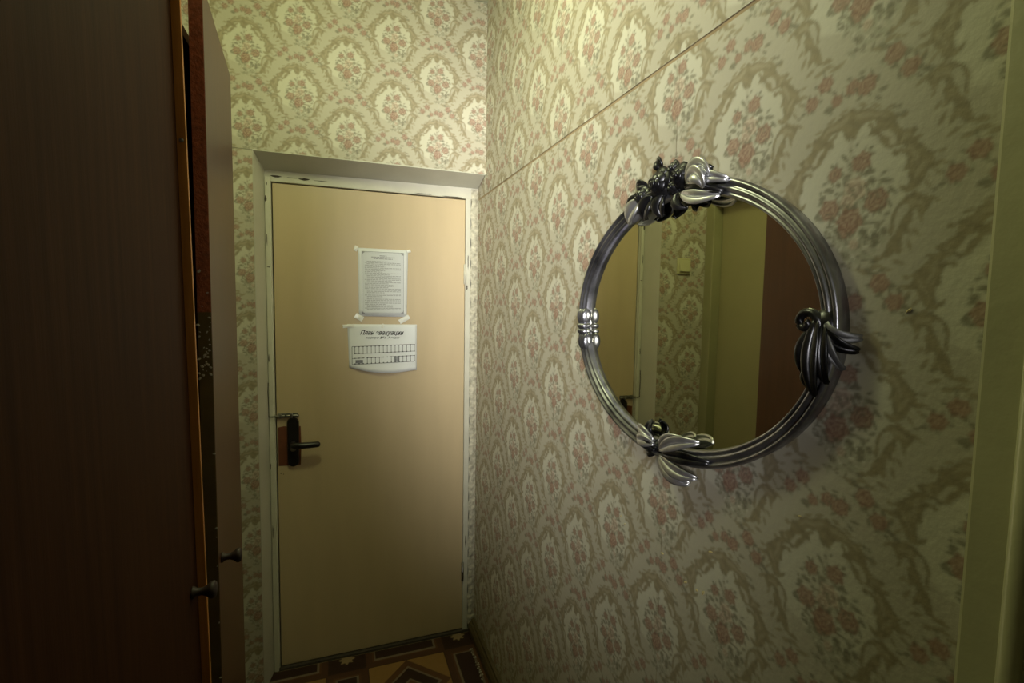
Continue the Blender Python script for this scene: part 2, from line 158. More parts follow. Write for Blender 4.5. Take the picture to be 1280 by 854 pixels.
# ---------------------------------------------------------------- wallpaper print: one half-drop repeat painted from flat colour shapes
MOTIF = [["i",0,[1.8,-27.1,6.1,-24.5,12.2,-9.9,19.1,-10.3,26.9,-12.9,24.1,-28.1,34.2,-37.8,42.2,-46.6,53.3,-52.6,64.2,-60.1,67.7,-74.6,71.3,-89.8,63.6,-100.7,70.9,-108.5,57.9,-119.7,55.6,-137.9,41.5,-145.3,22.7,-152.6,10.2,-153.1]],["i",0,[-1.8,-27.1,-6.1,-24.5,-12.2,-9.9,-19.1,-10.3,-26.9,-12.9,-24.1,-28.1,-34.2,-37.8,-42.2,-46.6,-53.3,-52.6,-64.2,-60.1,-67.7,-74.6,-71.3,-89.8,-63.6,-100.7,-70.9,-108.5,-57.9,-119.7,-55.6,-137.9,-41.5,-145.3,-22.7,-152.6,-10.2,-153.1]],["t",0,[-3.0,13.8,17.9,6.8,31.5,2.8,41.1,-2.8,52.2,-10.4,57.8,-15.9,54.7,-20.3,56.9,-28.2,42.5,-24.5,33.0,-19.6,27.8,-12.2,19.0,-9.9,12.2,-9.9,8.5,-15.5,6.1,-23.9,2.2,-27.3,-0.4,-24.5]],["t",0,[3.0,13.8,-17.9,6.8,-31.5,2.8,-41.1,-2.8,-52.2,-10.4,-57.8,-15.9,-54.7,-20.3,-56.9,-28.2,-42.5,-24.5,-33.0,-19.6,-27.8,-12.2,-19.0,-9.9,-12.2,-9.9,-8.5,-15.5,-6.1,-23.9,-2.2,-27.3,0.4,-24.5]],["t",0,[23.4,-17.4,32.9,-18.6,40.5,-21.1,55.0,-25.8,64.1,-33.2,69.1,-33.1,76.7,-35.5,72.9,-40.4,69.7,-41.2,76.6,-46.9,85.1,-53.8,90.4,-62.2,99.2,-66.4,95.5,-68.8,93.3,-70.7,97.6,-76.1,104.5,-78.0,102.6,-83.4,94.8,-81.4,91.1,-83.1,91.4,-87.5,87.9,-93.6,81.9,-100.1,75.7,-105.0,69.1,-106.3,63.6,-100.7,60.5,-93.6,65.8,-95.7,70.2,-98.5,72.2,-89.9,70.6,-78.8,66.2,-76.9,67.3,-67.3,64.2,-60.1,58.8,-55.9,55.6,-59.6,51.9,-57.7,53.3,-52.6,60.3,-52.7,67.3,-55.6,63.5,-50.1,56.4,-46.2,51.3,-49.3,42.2,-46.6,35.2,-38.0,33.7,-30.1,23.1,-27.8]],["t",0,[-23.4,-17.4,-32.9,-18.6,-40.5,-21.1,-55.0,-25.8,-64.1,-33.2,-69.1,-33.1,-76.7,-35.5,-72.9,-40.4,-69.7,-41.2,-76.6,-46.9,-85.1,-53.8,-90.4,-62.2,-99.2,-66.4,-95.5,-68.8,-93.3,-70.7,-97.6,-76.1,-104.5,-78.0,-102.6,-83.4,-94.8,-81.4,-91.1,-83.1,-91.4,-87.5,-87.9,-93.6,-81.9,-100.1,-75.7,-105.0,-69.1,-106.3,-63.6,-100.7,-60.5,-93.6,-65.8,-95.7,-70.2,-98.5,-72.2,-89.9,-70.6,-78.8,-66.2,-76.9,-67.3,-67.3,-64.2,-60.1,-58.8,-55.9,-55.6,-59.6,-51.9,-57.7,-53.3,-52.6,-60.3,-52.7,-67.3,-55.6,-63.5,-50.1,-56.4,-46.2,-51.3,-49.3,-42.2,-46.6,-35.2,-38.0,-33.7,-30.1,-23.1,-27.8]],["t",0,[70.9,-108.5,80.8,-107.8,90.7,-112.5,98.1,-118.3,94.7,-124.5,89.0,-133.2,84.0,-131.5,81.9,-124.0,78.7,-125.2,75.7,-130.4,78.0,-139.8,74.9,-142.9,79.7,-152.6,77.4,-155.0,72.1,-150.7,67.8,-151.0,66.6,-158.2,69.7,-165.9,69.6,-176.9,61.4,-172.4,55.4,-175.6,47.5,-180.6,40.4,-184.9,32.5,-181.4,37.8,-175.0,45.4,-176.6,50.5,-169.5,55.0,-156.8,59.8,-148.1,69.2,-133.0,71.4,-127.9,75.1,-121.4,68.2,-118.3,61.4,-120.7,58.8,-133.2,58.0,-147.9,55.7,-153.2,52.7,-149.1,55.6,-138.2,54.8,-127.0,57.9,-120.1,64.4,-114.0]],["t",0,[-70.9,-108.5,-80.8,-107.8,-90.7,-112.5,-98.1,-118.3,-94.7,-124.5,-89.0,-133.2,-84.0,-131.5,-81.9,-124.0,-78.7,-125.2,-75.7,-130.4,-78.0,-139.8,-74.9,-142.9,-79.7,-152.6,-77.4,-155.0,-72.1,-150.7,-67.8,-151.0,-66.6,-158.2,-69.7,-165.9,-69.6,-176.9,-61.4,-172.4,-55.4,-175.6,-47.5,-180.6,-40.4,-184.9,-32.5,-181.4,-37.8,-175.0,-45.4,-176.6,-50.5,-169.5,-55.0,-156.8,-59.8,-148.1,-69.2,-133.0,-71.4,-127.9,-75.1,-121.4,-68.2,-118.3,-61.4,-120.7,-58.8,-133.2,-58.0,-147.9,-55.7,-153.2,-52.7,-149.1,-55.6,-138.2,-54.8,-127.0,-57.9,-120.1,-64.4,-114.0]],["p",0,[37.0,-24.6,44.5,-27.0,52.2,-35.8,56.2,-42.5,52.8,-45.1,49.3,-45.0,45.1,-36.4,37.3,-28.4]],["p",0,[-37.0,-24.6,-44.5,-27.0,-52.2,-35.8,-56.2,-42.5,-52.8,-45.1,-49.3,-45.0,-45.1,-36.4,-37.3,-28.4]],["u",0,[88.1,-73.6,87.0,-81.2,82.5,-85.3,78.2,-93.1,76.4,-90.9,80.6,-81.3,85.0,-74.6]],["u",0,[-88.1,-73.6,-87.0,-81.2,-82.5,-85.3,-78.2,-93.1,-76.4,-90.9,-80.6,-81.3,-85.0,-74.6]],["u",0,[70.3,-50.3,77.3,-55.8,80.7,-70.8,78.8,-79.1,75.7,-69.5,69.0,-55.2]],["u",0,[-70.3,-50.3,-77.3,-55.8,-80.7,-70.8,-78.8,-79.1,-75.7,-69.5,-69.0,-55.2]],["u",0,[62.5,-34.5,69.5,-38.5,64.8,-43.3,58.0,-44.8]],["u",0,[-62.5,-34.5,-69.5,-38.5,-64.8,-43.3,-58.0,-44.8]],["u",0,[74.5,-111.9,87.8,-116.3,91.4,-122.2,81.5,-118.6,72.1,-125.9]],["u",0,[-74.5,-111.9,-87.8,-116.3,-91.4,-122.2,-81.5,-118.6,-72.1,-125.9]],["u",0,[4.1,6.4,31.8,-1.4,45.2,-11.6,32.2,-7.1,8.6,-1.0]],["u",0,[-4.1,6.4,-31.8,-1.4,-45.2,-11.6,-32.2,-7.1,-8.6,-1.0]],["t",1,[100.4,-117.8,6.5,-3.8,-0.6,-2.3]],["t",1,[-100.4,-117.8,-6.5,-3.8,0.6,-2.3]],["t",1,[86.8,-136.3,2.7,-5.0,-1.8,-0.9]],["t",1,[-86.8,-136.3,-2.7,-5.0,1.8,-0.9]],["t",1,[83.0,-151.7,3.4,-4.5,-1.5,-1.3]],["t",1,[-83.0,-151.7,-3.4,-4.5,1.5,-1.3]],["t",1,[76.5,-166.2,2.9,-7.4,-2.3,-0.7]],["t",1,[-76.5,-166.2,-2.9,-7.4,2.3,-0.7]],["t",1,[65.8,-184.5,8.0,-3.6,-0.7,-2.6]],["t",1,[-65.8,-184.5,-8.0,-3.6,0.7,-2.6]],["t",1,[52.8,-191.1,7.9,-1.9,-0.3,-2.6]],["t",1,[-52.8,-191.1,-7.9,-1.9,0.3,-2.6]],["t",1,[25.4,-193.3,11.7,-2.7,-0.3,-3.1]],["t",1,[-25.4,-193.3,-11.7,-2.7,0.3,-3.1]],["t",1,[38.7,-188.2,9.2,1.0,0.6,-2.7]],["t",1,[-38.7,-188.2,-9.2,1.0,-0.6,-2.7]],["t",1,[57.6,-168.0,3.1,6.1,2.3,-1.5]],["t",1,[-57.6,-168.0,-3.1,6.1,-2.3,-1.5]],["t",1,[103.0,-67.5,4.3,1.6,0.9,-1.9]],["t",1,[-103.0,-67.5,-4.3,1.6,-0.9,-1.9]],["t",1,[106.8,-79.8,6.0,-2.7,-0.2,-2.1]],["t",1,[-106.8,-79.8,-6.0,-2.7,0.2,-2.1]],["t",1,[100.7,-88.9,4.5,-5.0,-1.2,-1.4]],["t",1,[-100.7,-88.9,-4.5,-5.0,1.2,-1.4]],["t",1,[90.6,-98.5,4.7,-6.6,-1.5,-1.1]],["t",1,[-90.6,-98.5,-4.7,-6.6,1.5,-1.1]],["t",1,[80.8,-107.8,6.3,-3.7,-0.6,-2.0]],["t",1,[-80.8,-107.8,-6.3,-3.7,0.6,-2.0]],["t",1,[62.1,-15.6,4.0,2.3,1.6,-2.3]],["t",1,[-62.1,-15.6,-4.0,2.3,-1.6,-2.3]],["t",1,[46.3,-1.4,5.6,-1.0,0.5,-2.2]],["t",1,[-46.3,-1.4,-5.6,-1.0,-0.5,-2.2]],["t",1,[28.4,7.7,6.8,-3.6,-0.3,-2.3]],["t",1,[-28.4,7.7,-6.8,-3.6,0.3,-2.3]],["t",1,[11.6,13.4,6.8,-2.5,0.2,-2.6]],["t",1,[-11.6,13.4,-6.8,-2.5,-0.2,-2.6]],["t",1,[78.1,-44.7,4.6,1.5,1.1,-2.2]],["t",1,[-78.1,-44.7,-4.6,1.5,-1.1,-2.2]],["t",1,[64.2,-97.2,4.1,-3.2,-0.9,-1.7]],["t",1,[-64.2,-97.2,-4.1,-3.2,0.9,-1.7]],["t",1,[53.6,-57.2,3.6,-1.0,0.1,-1.9]],["t",1,[-53.6,-57.2,-3.6,-1.0,-0.1,-1.9]],["t",1,[22.3,-15.1,3.9,-1.3,0.2,-3.1]],["t",1,[-22.3,-15.1,-3.9,-1.3,-0.2,-3.1]],["u",1,[77.2,-151.9,1.8,-4.6,-1.1,-0.3]],["u",1,[-77.2,-151.9,-1.8,-4.6,1.1,-0.3]],["u",1,[69.9,-169.2,2.5,-4.4,-1.0,-0.5]],["u",1,[-69.9,-169.2,-2.5,-4.4,1.0,-0.5]],["u",1,[92.4,-91.2,2.1,-4.1,-0.8,-0.3]],["u",1,[-92.4,-91.2,-2.1,-4.1,0.8,-0.3]],["u",1,[73.5,-72.4,1.2,-5.6,-1.1,0.1]],["u",1,[-73.5,-72.4,-1.2,-5.6,1.1,0.1]],["h",1,[20.2,-144.4,-1.9,-6.1,-2.9,1.4]],["h",1,[28.6,-153.3,-5.6,-2.7,-1.6,2.7]],["h",1,[-6.5,-149.1,5.9,-5.2,-1.9,-2.1]],["h",1,[13.4,-163.5,-4.2,-4.8,-2.5,2.2]],["h",1,[23.9,-170.5,6.0,-3.9,-1.3,-2.4]],["h",1,[3.5,-170.6,1.7,-6.9,-3.1,-0.3]],["h",1,[14.4,-179.6,6.9,-1.7,-0.3,-2.9]],["h",1,[37.2,-165.9,2.6,-6.4,-2.6,-0.7]],["h",1,[-13.8,-137.9,6.0,-5.3,-2.0,-2.1]],["h",1,[45.8,-155.4,3.5,-6.0,-2.3,-1.2]],["h",1,[-1.5,-159.9,-6.2,-2.9,-1.8,2.8]],["h",1,[19.1,-158.1,2.8,-6.6,-2.8,-0.7]],["h",1,[32.0,-175.1,6.5,-1.7,-0.3,-2.9]],["h",1,[-17.1,-154.1,-5.6,-4.0,-2.3,2.7]],["h",1,[-9.6,-143.6,1.3,-3.3,-1.3,-0.2]],["g",1,[31.3,-154.3,3.3,-1.5,-0.3,-1.2]],["g",1,[-8.6,-184.6,4.7,-3.3,-1.1,-1.5]],["g",1,[-1.9,-170.2,5.4,-1.9,-0.4,-1.8]],["g",1,[21.0,-174.4,3.2,-1.2,-0.3,-1.5]],["g",1,[15.4,-156.1,-3.9,-1.6,-1.0,1.8]],["g",1,[12.8,-161.3,2.6,-3.5,-1.1,-0.7]],["h",1,[34.1,-146.3,-0.2,-4.3,-1.4,0.3]],["g",1,[9.8,-157.5,2.9,-2.3,-0.9,-1.1]],["h",1,[21.7,-155.7,-0.6,-4.7,-1.5,0.4]],["h",1,[40.7,-149.8,-0.9,-3.0,-1.6,0.8]],["h",1,[-8.7,-154.9,-2.4,-3.2,-1.2,0.9]],["h",1,[31.4,-188.8,-2.5,-2.1,-1.4,1.6]],["g",1,[7.0,-186.4,4.6,-3.2,-0.8,-1.2]],["h",1,[7.0,-147.3,5.7,-0.9,0.1,-1.5]],["g",1,[-25.3,-144.9,4.2,-1.7,-0.4,-1.4]],["h",1,[-12.1,-141.1,3.3,-2.0,-0.8,-1.5]],["h",1,[-5.6,-188.2,1.6,-4.3,-1.9,-0.4]],["h",1,[-8.1,-158.9,-4.0,-1.0,-0.6,1.4]],["h",1,[36.8,-167.7,2.8,-2.3,-0.7,-1.0]],["h",1,[-7.4,-181.8,-0.5,-3.0,-2.1,0.6]],["h",1,[34.7,-179.0,-2.7,-0.9,-0.6,1.3]],["g",1,[0.3,-171.9,-0.1,-4.7,-2.0,0.3]],["h",1,[24.7,-175.4,5.3,-1.7,-0.3,-1.9]],["g",1,[23.6,-145.0,-1.4,-2.5,-1.8,1.2]],["g",1,[-24.0,-145.0,-4.9,-0.5,-0.6,1.9]],["g",1,[-11.4,-138.4,3.0,-1.4,-0.6,-1.8]],["g",1,[36.2,-180.9,3.5,-2.8,-1.0,-1.4]],["g",1,[24.8,-158.6,-0.1,-4.9,-1.6,0.3]],["g",1,[-27.3,-137.8,-1.3,-4.0,-2.1,0.9]],["g",1,[-16.7,-155.6,-4.1,-1.7,-0.7,1.2]],["g",1,[35.3,-148.4,2.3,-3.4,-1.4,-0.8]],["g",1,[-8.5,-162.7,-1.1,-2.8,-1.4,0.6]],["g",1,[8.6,-182.3,2.7,-1.9,-1.0,-1.5]],["h",1,[-1.9,-180.5,-4.9,-1.6,-0.6,1.3]],["h",1,[-14.3,-145.3,-3.9,-0.7,-0.6,1.7]],["h",1,[26.6,-143.6,-2.5,-3.0,-1.3,1.1]],["h",1,[9.9,-144.7,-3.8,-3.0,-1.1,1.2]],["h",1,[26.0,-171.9,-5.0,-1.0,-0.5,1.5]],["g",1,[-1.5,-182.1,4.5,-2.3,-0.6,-1.4]],["g",1,[32.1,-160.9,2.9,-1.6,-0.5,-1.1]],["g",1,[34.3,-152.6,1.9,-3.5,-1.4,-0.6]],["h",1,[20.3,-146.9,-2.2,-4.5,-1.2,0.8]],["h",1,[-1.7,-154.2,-2.6,-1.2,-1.2,1.9]],["g",1,[35.7,-182.0,0.3,-3.2,-1.6,0.1]],["g",1,[19.5,-187.0,-2.2,-4.7,-1.2,0.7]],["g",1,[26.4,-178.3,-4.9,-0.7,-0.4,1.4]],["g",1,[5.6,-169.5,4.0,-3.5,-0.9,-1.0]],["g",1,[-0.6,-170.3,2.1,-5.3,-1.5,-0.3]],["h",1,[35.2,-157.6,-0.2,-2.7,-1.3,0.3]],["h",1,[27.3,-172.2,4.9,-2.9,-0.7,-1.4]],["h",1,[19.7,-157.2,-3.4,-0.4,-0.4,1.4]],["h",1,[-16.3,-149.5,-4.6,-3.0,-1.0,1.2]],["g",1,[26.1,-169.0,3.2,-1.9,-0.7,-1.3]],["h",1,[-21.4,-138.5,-3.6,0.4,-0.1,1.3]],["g",1,[-2.7,-183.1,-5.2,-0.4,-0.4,1.8]],["g",1,[17.6,-175.1,4.0,-2.3,-0.7,-1.4]],["h",1,[37.7,-167.1,2.3,-2.5,-1.2,-1.2]],["g",1,[4.7,-173.5,1.2,-3.8,-1.5,-0.2]],["g",1,[-16.3,-145.4,-0.6,-5.2,-1.5,0.4]],["h",1,[11.4,-175.8,-2.9,-3.9,-1.7,1.4]],["c",1,[16.7,-151.9,0.3,-4.0,-1.4,0.2]],["c",1,[4.8,-158.6,4.2,-1.1,-0.2,-1.4]],["c",1,[25.4,-162.7,-3.7,-1.0,-0.6,1.4]],["c",1,[12.0,-173.4,2.9,-3.3,-1.1,-0.8]],["c",1,[-5.7,-161.5,-3.2,-2.3,-1.1,1.2]],["c",1,[32.3,-149.9,-1.1,-3.5,-1.3,0.6]],["c",1,[42.6,-162.6,2.1,-3.5,-1.1,-0.6]],["g",1,[7.7,-32.8,1.8,2.8,1.5,-1.2]],["g",1,[-0.1,-38.4,2.7,-0.8,0.1,-2.2]],["g",1,[25.4,-41.8,2.8,2.7,1.7,-1.8]],["g",1,[-6.9,-46.6,5.2,-5.2,-1.7,-1.6]],["g",1,[-23.9,-52.3,1.8,-0.5,0.2,-3.1]],["g",1,[26.0,-70.7,6.8,0.8,1.3,-3.2]],["g",1,[45.7,-85.7,8.7,-3.5,-0.4,-3.4]],["g",1,[54.7,-98.8,5.8,-4.5,-1.1,-2.0]],["g",1,[29.7,-82.1,5.8,-1.3,0.3,-3.9]],["g",1,[-3.1,-71.6,4.9,3.0,2.4,-3.0]],["g",1,[-26.3,-83.9,7.7,0.3,1.5,-4.3]],["g",1,[-36.0,-92.4,4.4,2.7,2.4,-2.9]],["g",1,[-13.4,-78.4,3.5,-0.8,0.2,-3.3]],["g",1,[-40.2,-117.2,5.2,-0.8,0.3,-4.3]],["g",1,[-22.0,-130.9,8.1,-1.1,0.2,-2.3]],["g",1,[24.1,-115.1,5.7,-3.0,-0.7,-2.1]],["g",1,[31.2,-133.1,11.5,-1.7,0.1,-1.8]],["g",1,[41.0,-138.4,2.1,3.8,2.0,-1.4]],["g",1,[37.3,-152.8,4.5,-1.3,-1.1,-9.7]],["g",1,[47.1,-146.4,4.8,-0.6,0.3,-5.0]],["g",1,[49.4,-126.1,3.9,2.9,1.5,-2.0]],["g",1,[46.3,-135.0,2.2,2.6,1.2,-1.1]],["g",1,[26.4,-149.5,5.1,-4.6,-2.3,-2.7]],["g",1,[22.1,-143.1,5.9,-0.8,0.2,-2.4]],["g",1,[38.7,-159.7,5.5,1.5,1.2,-3.0]],["g",1,[7.8,-110.8,7.0,-1.2,0.2,-3.2]],["g",1,[-33.8,-73.9,3.9,1.2,1.0,-1.7]],["g",1,[44.2,-76.0,3.8,1.4,0.9,-1.7]],["c",1,[17.7,-77.4,6.8,-1.6,0.3,-4.7]],["c",1,[0.4,-77.4,7.1,-1.6,0.3,-4.1]],["c",1,[26.5,-121.9,7.8,-1.3,0.3,-4.3]],["r",2,[-19.8,-63.6,9.2,0.0]],["r",2,[15.3,-56.4,12.3,0.0]],["k",2,[8.4,-89.1,15.3,0.0]],["g",1,[6.3,-88.6,4.1,-0.9,0.2,-3.0]],["k",2,[-0.0,-102.4,9.2,0.0]],["r",2,[-24.6,-109.2,13.9,0.0]],["r",2,[36.1,-107.3,14.3,0.0]],["r",2,[-0.7,-139.7,10.2,0.0]],["r",2,[3.8,-128.2,16.7,0.0]],["k",2,[10.9,-157.2,6.9,0.0]],["g",1,[-23.7,-139.7,4.0,-1.8,-0.4,-1.3]],["g",1,[-29.7,-69.0,-2.7,-0.2,-0.6,1.5]],["g",1,[-16.5,-89.3,-3.1,-0.8,-0.6,1.2]],["g",1,[-13.3,-76.7,2.2,-3.8,-1.3,-0.4]],["g",1,[22.0,-72.3,-1.6,-2.8,-1.4,1.0]],["g",1,[-9.6,-67.2,1.6,-3.1,-1.5,-0.4]],["g",1,[37.4,-137.0,-0.7,-2.5,-1.2,0.6]],["g",1,[6.9,-143.1,-1.9,-0.3,-0.5,1.5]],["g",1,[-5.9,-79.3,0.1,-4.0,-1.6,0.4]],["g",1,[42.8,-117.3,3.0,-0.7,0.0,-1.3]],["g",1,[0.1,-81.1,1.5,-2.9,-1.0,-0.2]],["g",1,[31.1,-87.1,1.4,-3.5,-1.0,-0.2]],["g",1,[-16.1,-88.7,-2.0,-1.5,-1.3,1.4]],["g",1,[21.4,-87.5,-1.8,-2.2,-1.2,1.1]],["g",1,[-20.2,-118.5,-2.0,-0.1,-0.5,1.6]],["g",1,[1.5,-155.2,-2.4,-1.0,-0.8,1.3]],["g",1,[-8.5,-147.1,2.6,-0.5,-0.0,-1.3]],["g",1,[4.5,-144.7,-2.7,-2.3,-0.8,0.9]],["g",1,[41.4,-142.0,1.7,-1.5,-0.6,-0.7]],["g",1,[35.5,-98.7,3.4,-1.9,-0.4,-1.1]],["g",1,[-11.0,-140.8,3.3,-3.3,-0.8,-0.7]],["g",1,[16.8,-87.6,-0.6,-3.6,-1.2,0.5]],["g",1,[-21.2,-62.6,1.9,-1.5,-0.8,-1.1]],["g",1,[-2.0,-81.2,3.1,-2.8,-0.7,-0.7]],["g",1,[33.1,-122.7,-0.6,-2.2,-1.5,0.8]],["g",1,[-22.3,-145.8,-2.4,-0.0,-0.3,1.2]],["g",1,[37.4,-103.4,-3.5,-0.4,-0.4,1.0]],["g",1,[-8.8,-65.4,3.3,-3.0,-0.6,-0.7]],["g",1,[27.3,-143.1,1.4,-2.8,-1.1,-0.4]],["g",1,[-0.2,-61.7,3.3,-2.4,-0.4,-0.8]],["g",1,[12.2,-144.1,-1.0,-2.7,-1.1,0.6]],["g",1,[-10.7,-138.5,3.2,-2.4,-0.9,-1.2]],["g",1,[-18.3,-149.5,2.2,-1.6,-0.6,-0.8]],["g",1,[18.9,-73.6,3.8,-1.4,-0.1,-1.2]],["g",1,[-5.7,-151.3,1.3,-2.7,-1.1,-0.3]],["g",1,[-25.8,-113.4,3.2,-0.8,-0.0,-1.1]],["g",1,[9.5,-67.5,1.8,-2.6,-0.8,-0.4]],["g",1,[-37.5,-84.2,-0.1,-3.0,-1.9,0.5]],["g",1,[21.9,-150.9,-1.9,-2.1,-1.1,1.0]],["g",1,[35.4,-120.9,3.4,-1.0,-0.1,-1.0]],["g",1,[18.5,-143.6,-1.0,-2.4,-1.1,0.6]],["g",1,[21.0,-144.0,-3.3,0.0,-0.3,1.3]],["g",1,[29.0,-101.8,-0.2,-2.4,-1.3,0.4]],["g",1,[-21.0,-143.3,2.4,-1.2,-0.5,-1.2]],["g",1,[33.3,-193.1,7.3,-4.5,-1.3,-2.5]],["g",1,[47.5,-193.6,3.7,-0.2,0.1,-1.9]],["g",1,[60.5,-211.6,5.3,-0.2,0.2,-3.4]],["g",1,[53.1,-236.2,2.6,0.0,0.3,-3.8]],["g",1,[64.4,-242.7,3.9,0.1,0.2,-3.0]],["g",1,[76.1,-236.0,7.6,-4.5,-1.5,-3.2]],["g",1,[46.7,-222.7,5.2,-0.1,0.2,-2.3]],["g",1,[84.9,-241.4,6.5,-1.1,-0.3,-2.9]],["g",1,[74.2,-244.9,4.9,-1.8,-0.5,-1.8]],["r",2,[46.6,-208.3,11.5,0.0]],["r",2,[65.3,-230.5,10.5,0.0]],["g",1,[133.0,-57.4,3.6,1.4,0.9,-1.8]],["g",1,[123.3,-72.2,2.8,-0.8,0.2,-2.3]],["g",1,[105.1,-103.9,4.5,2.0,1.2,-2.3]],["g",1,[98.2,-108.0,4.0,-0.8,0.1,-1.7]],["g",1,[129.1,-94.9,5.5,-1.4,0.1,-2.0]],["g",1,[106.6,-91.2,2.0,-2.2,-0.9,-1.1]],["g",1,[120.0,-104.7,4.3,-1.0,0.1,-1.7]],["r",2,[118.2,-94.0,9.7,0.0]],["r",2,[137.4,-75.0,10.3,0.0]],["g",1,[-7.9,52.2,4.8,-3.5,-0.8,-2.0]],["g",1,[7.8,54.7,4.8,0.7,1.1,-2.0]],["g",1,[27.0,39.3,5.0,-0.2,1.2,-3.2]],["g",1,[35.3,24.4,6.7,-0.2,0.8,-2.2]],["g",1,[30.0,16.2,5.2,-3.7,-0.7,-2.0]],["g",1,[-33.2,24.0,9.0,1.6,2.4,-4.2]],["g",1,[-27.4,42.7,3.5,-1.4,0.2,-2.6]],["g",1,[-34.7,19.7,7.2,-2.5,0.2,-2.3]],["g",1,[55.3,-3.2,2.8,0.7,0.9,-1.8]],["g",1,[61.8,-11.2,3.3,-1.1,0.1,-1.7]],["g",1,[49.8,-2.7,2.3,-0.8,0.2,-2.9]],["g",1,[57.3,-13.3,5.5,-1.9,0.2,-2.3]],["g",1,[-9.9,32.8,4.7,-1.8,0.2,-2.5]],["r",2,[-23.3,31.6,7.2,0.0]],["r",2,[-2.2,40.0,8.8,0.0]],["r",2,[15.8,36.5,11.6,0.0]]]
PH, PV = 178.0, 268.0            # column spacing, repeat height (mm)
RES = 1.0
TW, TH = int(2*PH*RES), int(PV*RES)
COLS = dict(b=(.475, .44, .345), i=(.57, .545, .435), t=(.285, .24, .15), u=(.39, .34, .235), p=(.50, .46, .36), g=(.205, .19, .135),
            c=(.62, .60, .50), h=(.365, .35, .265), r=(.335, .20, .145), k=(.47, .36, .275))
def paint_tile():
    img = np.empty((TH, TW, 3)); img[:] = COLS['b']
    rng = np.random.default_rng(3)
    def warp(x, y):
        k = 2*PI
        wx = 2.0*np.sin(k*y/PV*9+1.3*np.sin(k*x/(2*PH)*5))+1.3*np.sin(k*(x/(2*PH)*17+y/PV*6))
        wy = 2.0*np.sin(k*x/(2*PH)*13+1.1*np.sin(k*y/PV*4))+1.3*np.sin(k*(y/PV*15-x/(2*PH)*8))
        return wx, wy
    full = []
    for it in MOTIF:                      # every bloom gets a collar of small leaves beneath it
        if it[1] == 2:
            (cx, cy), R = it[2][:2], it[2][2]; rr = random.Random(int(cx*7+cy*3)); n = 7 if R > 9 else 5
            for i in range(n):
                a = 2*PI*(i+rr.random()*.7)/n; q = R*rr.uniform(.95, 1.25); ln = R*rr.uniform(.28, .48)+1.2; b = a+rr.uniform(-.9, .9)
                e1 = (ln*math.cos(b), ln*math.sin(b)); w = .34
                full.append(['g' if rr.random() < .7 else 'h', 1, [cx+q*math.cos(a), cy+q*math.sin(a), e1[0], e1[1], -e1[1]*w, e1[0]*w]])
        full.append(it)
    for key, typ, pt in full:
        P = np.array(pt).reshape(-1, 2)
        if typ == 0: lo, hi = P.min(0)-6, P.max(0)+6
        elif typ == 1:
            e = np.abs(P[1])+np.abs(P[2])+5; lo, hi = P[0]-e, P[0]+e
        else: e = P[1, 0]*1.25+5; lo, hi = P[0]-e, P[0]+e
        x = np.arange(math.floor(lo[0]), math.ceil(hi[0])+1, 1/RES); y = np.arange(math.floor(lo[1]), math.ceil(hi[1])+1, 1/RES)
        X, Y = np.meshgrid(x, y)
        wx, wy = warp(X, Y); amp = .5 if typ == 0 else .35
        Xw, Yw = X+wx*amp, Y+wy*amp
        shade = None
        if typ == 0:
            # signed distance to the polygon, softened over 1.6 mm
            ins = np.zeros(X.shape, bool); dist = np.full(X.shape, 1e9)
            for i in range(len(P)):
                (x1, y1), (x2, y2) = P[i-1], P[i]
                c = ((y1 > Yw) != (y2 > Yw)) & (Xw < (x2-x1)*(Yw-y1)/((y2-y1) or 1e-9)+x1); ins ^= c
                dx, dy = x2-x1, y2-y1; t = np.clip(((Xw-x1)*dx+(Yw-y1)*dy)/(dx*dx+dy*dy+1e-9), 0, 1)
                dist = np.minimum(dist, np.hypot(Xw-x1-t*dx, Yw-y1-t*dy))
            sd = np.where(ins, dist, -dist)
            if key == 't': sd = sd+.9*np.sin(X*.75+.8*np.sin(Y*.4))*np.sin(Y*.8)
            al = np.clip(sd/1.6+.5, 0, 1)
            if key == 't': al *= .93; shade = 1.05-.12*np.clip(1-np.abs(sd-2.2)/1.8, 0, 1)*0+.10*np.sin(X*.21+Y*.33)-.10*np.exp(-(sd-.8)**2/1.2)
            if key == 'i': al = np.clip(sd/5+.5, 0, 1)
        elif typ == 1:
            A = np.array([P[1], P[2]]).T; iA = np.linalg.inv(A)
            U = iA[0, 0]*(Xw-P[0, 0])+iA[0, 1]*(Yw-P[0, 1]); V = iA[1, 0]*(Xw-P[0, 0])+iA[1, 1]*(Yw-P[0, 1])
            q = np.sqrt(U*U+V*V*(1+.9*U*U)); s = min(np.hypot(*P[1]), np.hypot(*P[2]))
            al = np.clip((1-q)*s/1.3+.5, 0, 1)*.85; shade = 1+.35*np.clip(1-np.abs(V)*4, 0, 1)-.1*np.sin(X*.9)*np.sin(Y*.8)
        else:
            R = P[1, 0]; dx, dy = Xw-P[0, 0], Yw-P[0, 1]; r = np.hypot(dx, dy); th = np.arctan2(dy, dx)
            ph = P[0, 0]*.7
            edge = R*(1+.09*np.sin(6*th+ph)+.05*np.sin(11*th+2*ph))
            al = np.clip((edge-r)/1.4+.5, 0, 1)*.9
            ring = np.sin(2*PI*(r/R)*2.1+th*1.0+1.5*np.sin(3*th+ph)+.9*np.sin(X*.55+ph)+.8*np.sin(Y*.6-ph)+ph)
            shade = 1+.26*ring-.10*np.clip(1-np.abs(r-edge*.9)/(R*.12), 0, 1)+.10*np.sin(X*.9+Y*.5)*np.sin(Y*1.1-X*.3)
            if key == 'k': shade = 1+.26*np.sin(2*PI*(r/R)*1.6+.9*np.sin(5*th))
        c = np.array(COLS[key])[None, None, :]*np.ones(X.shape+(1,))
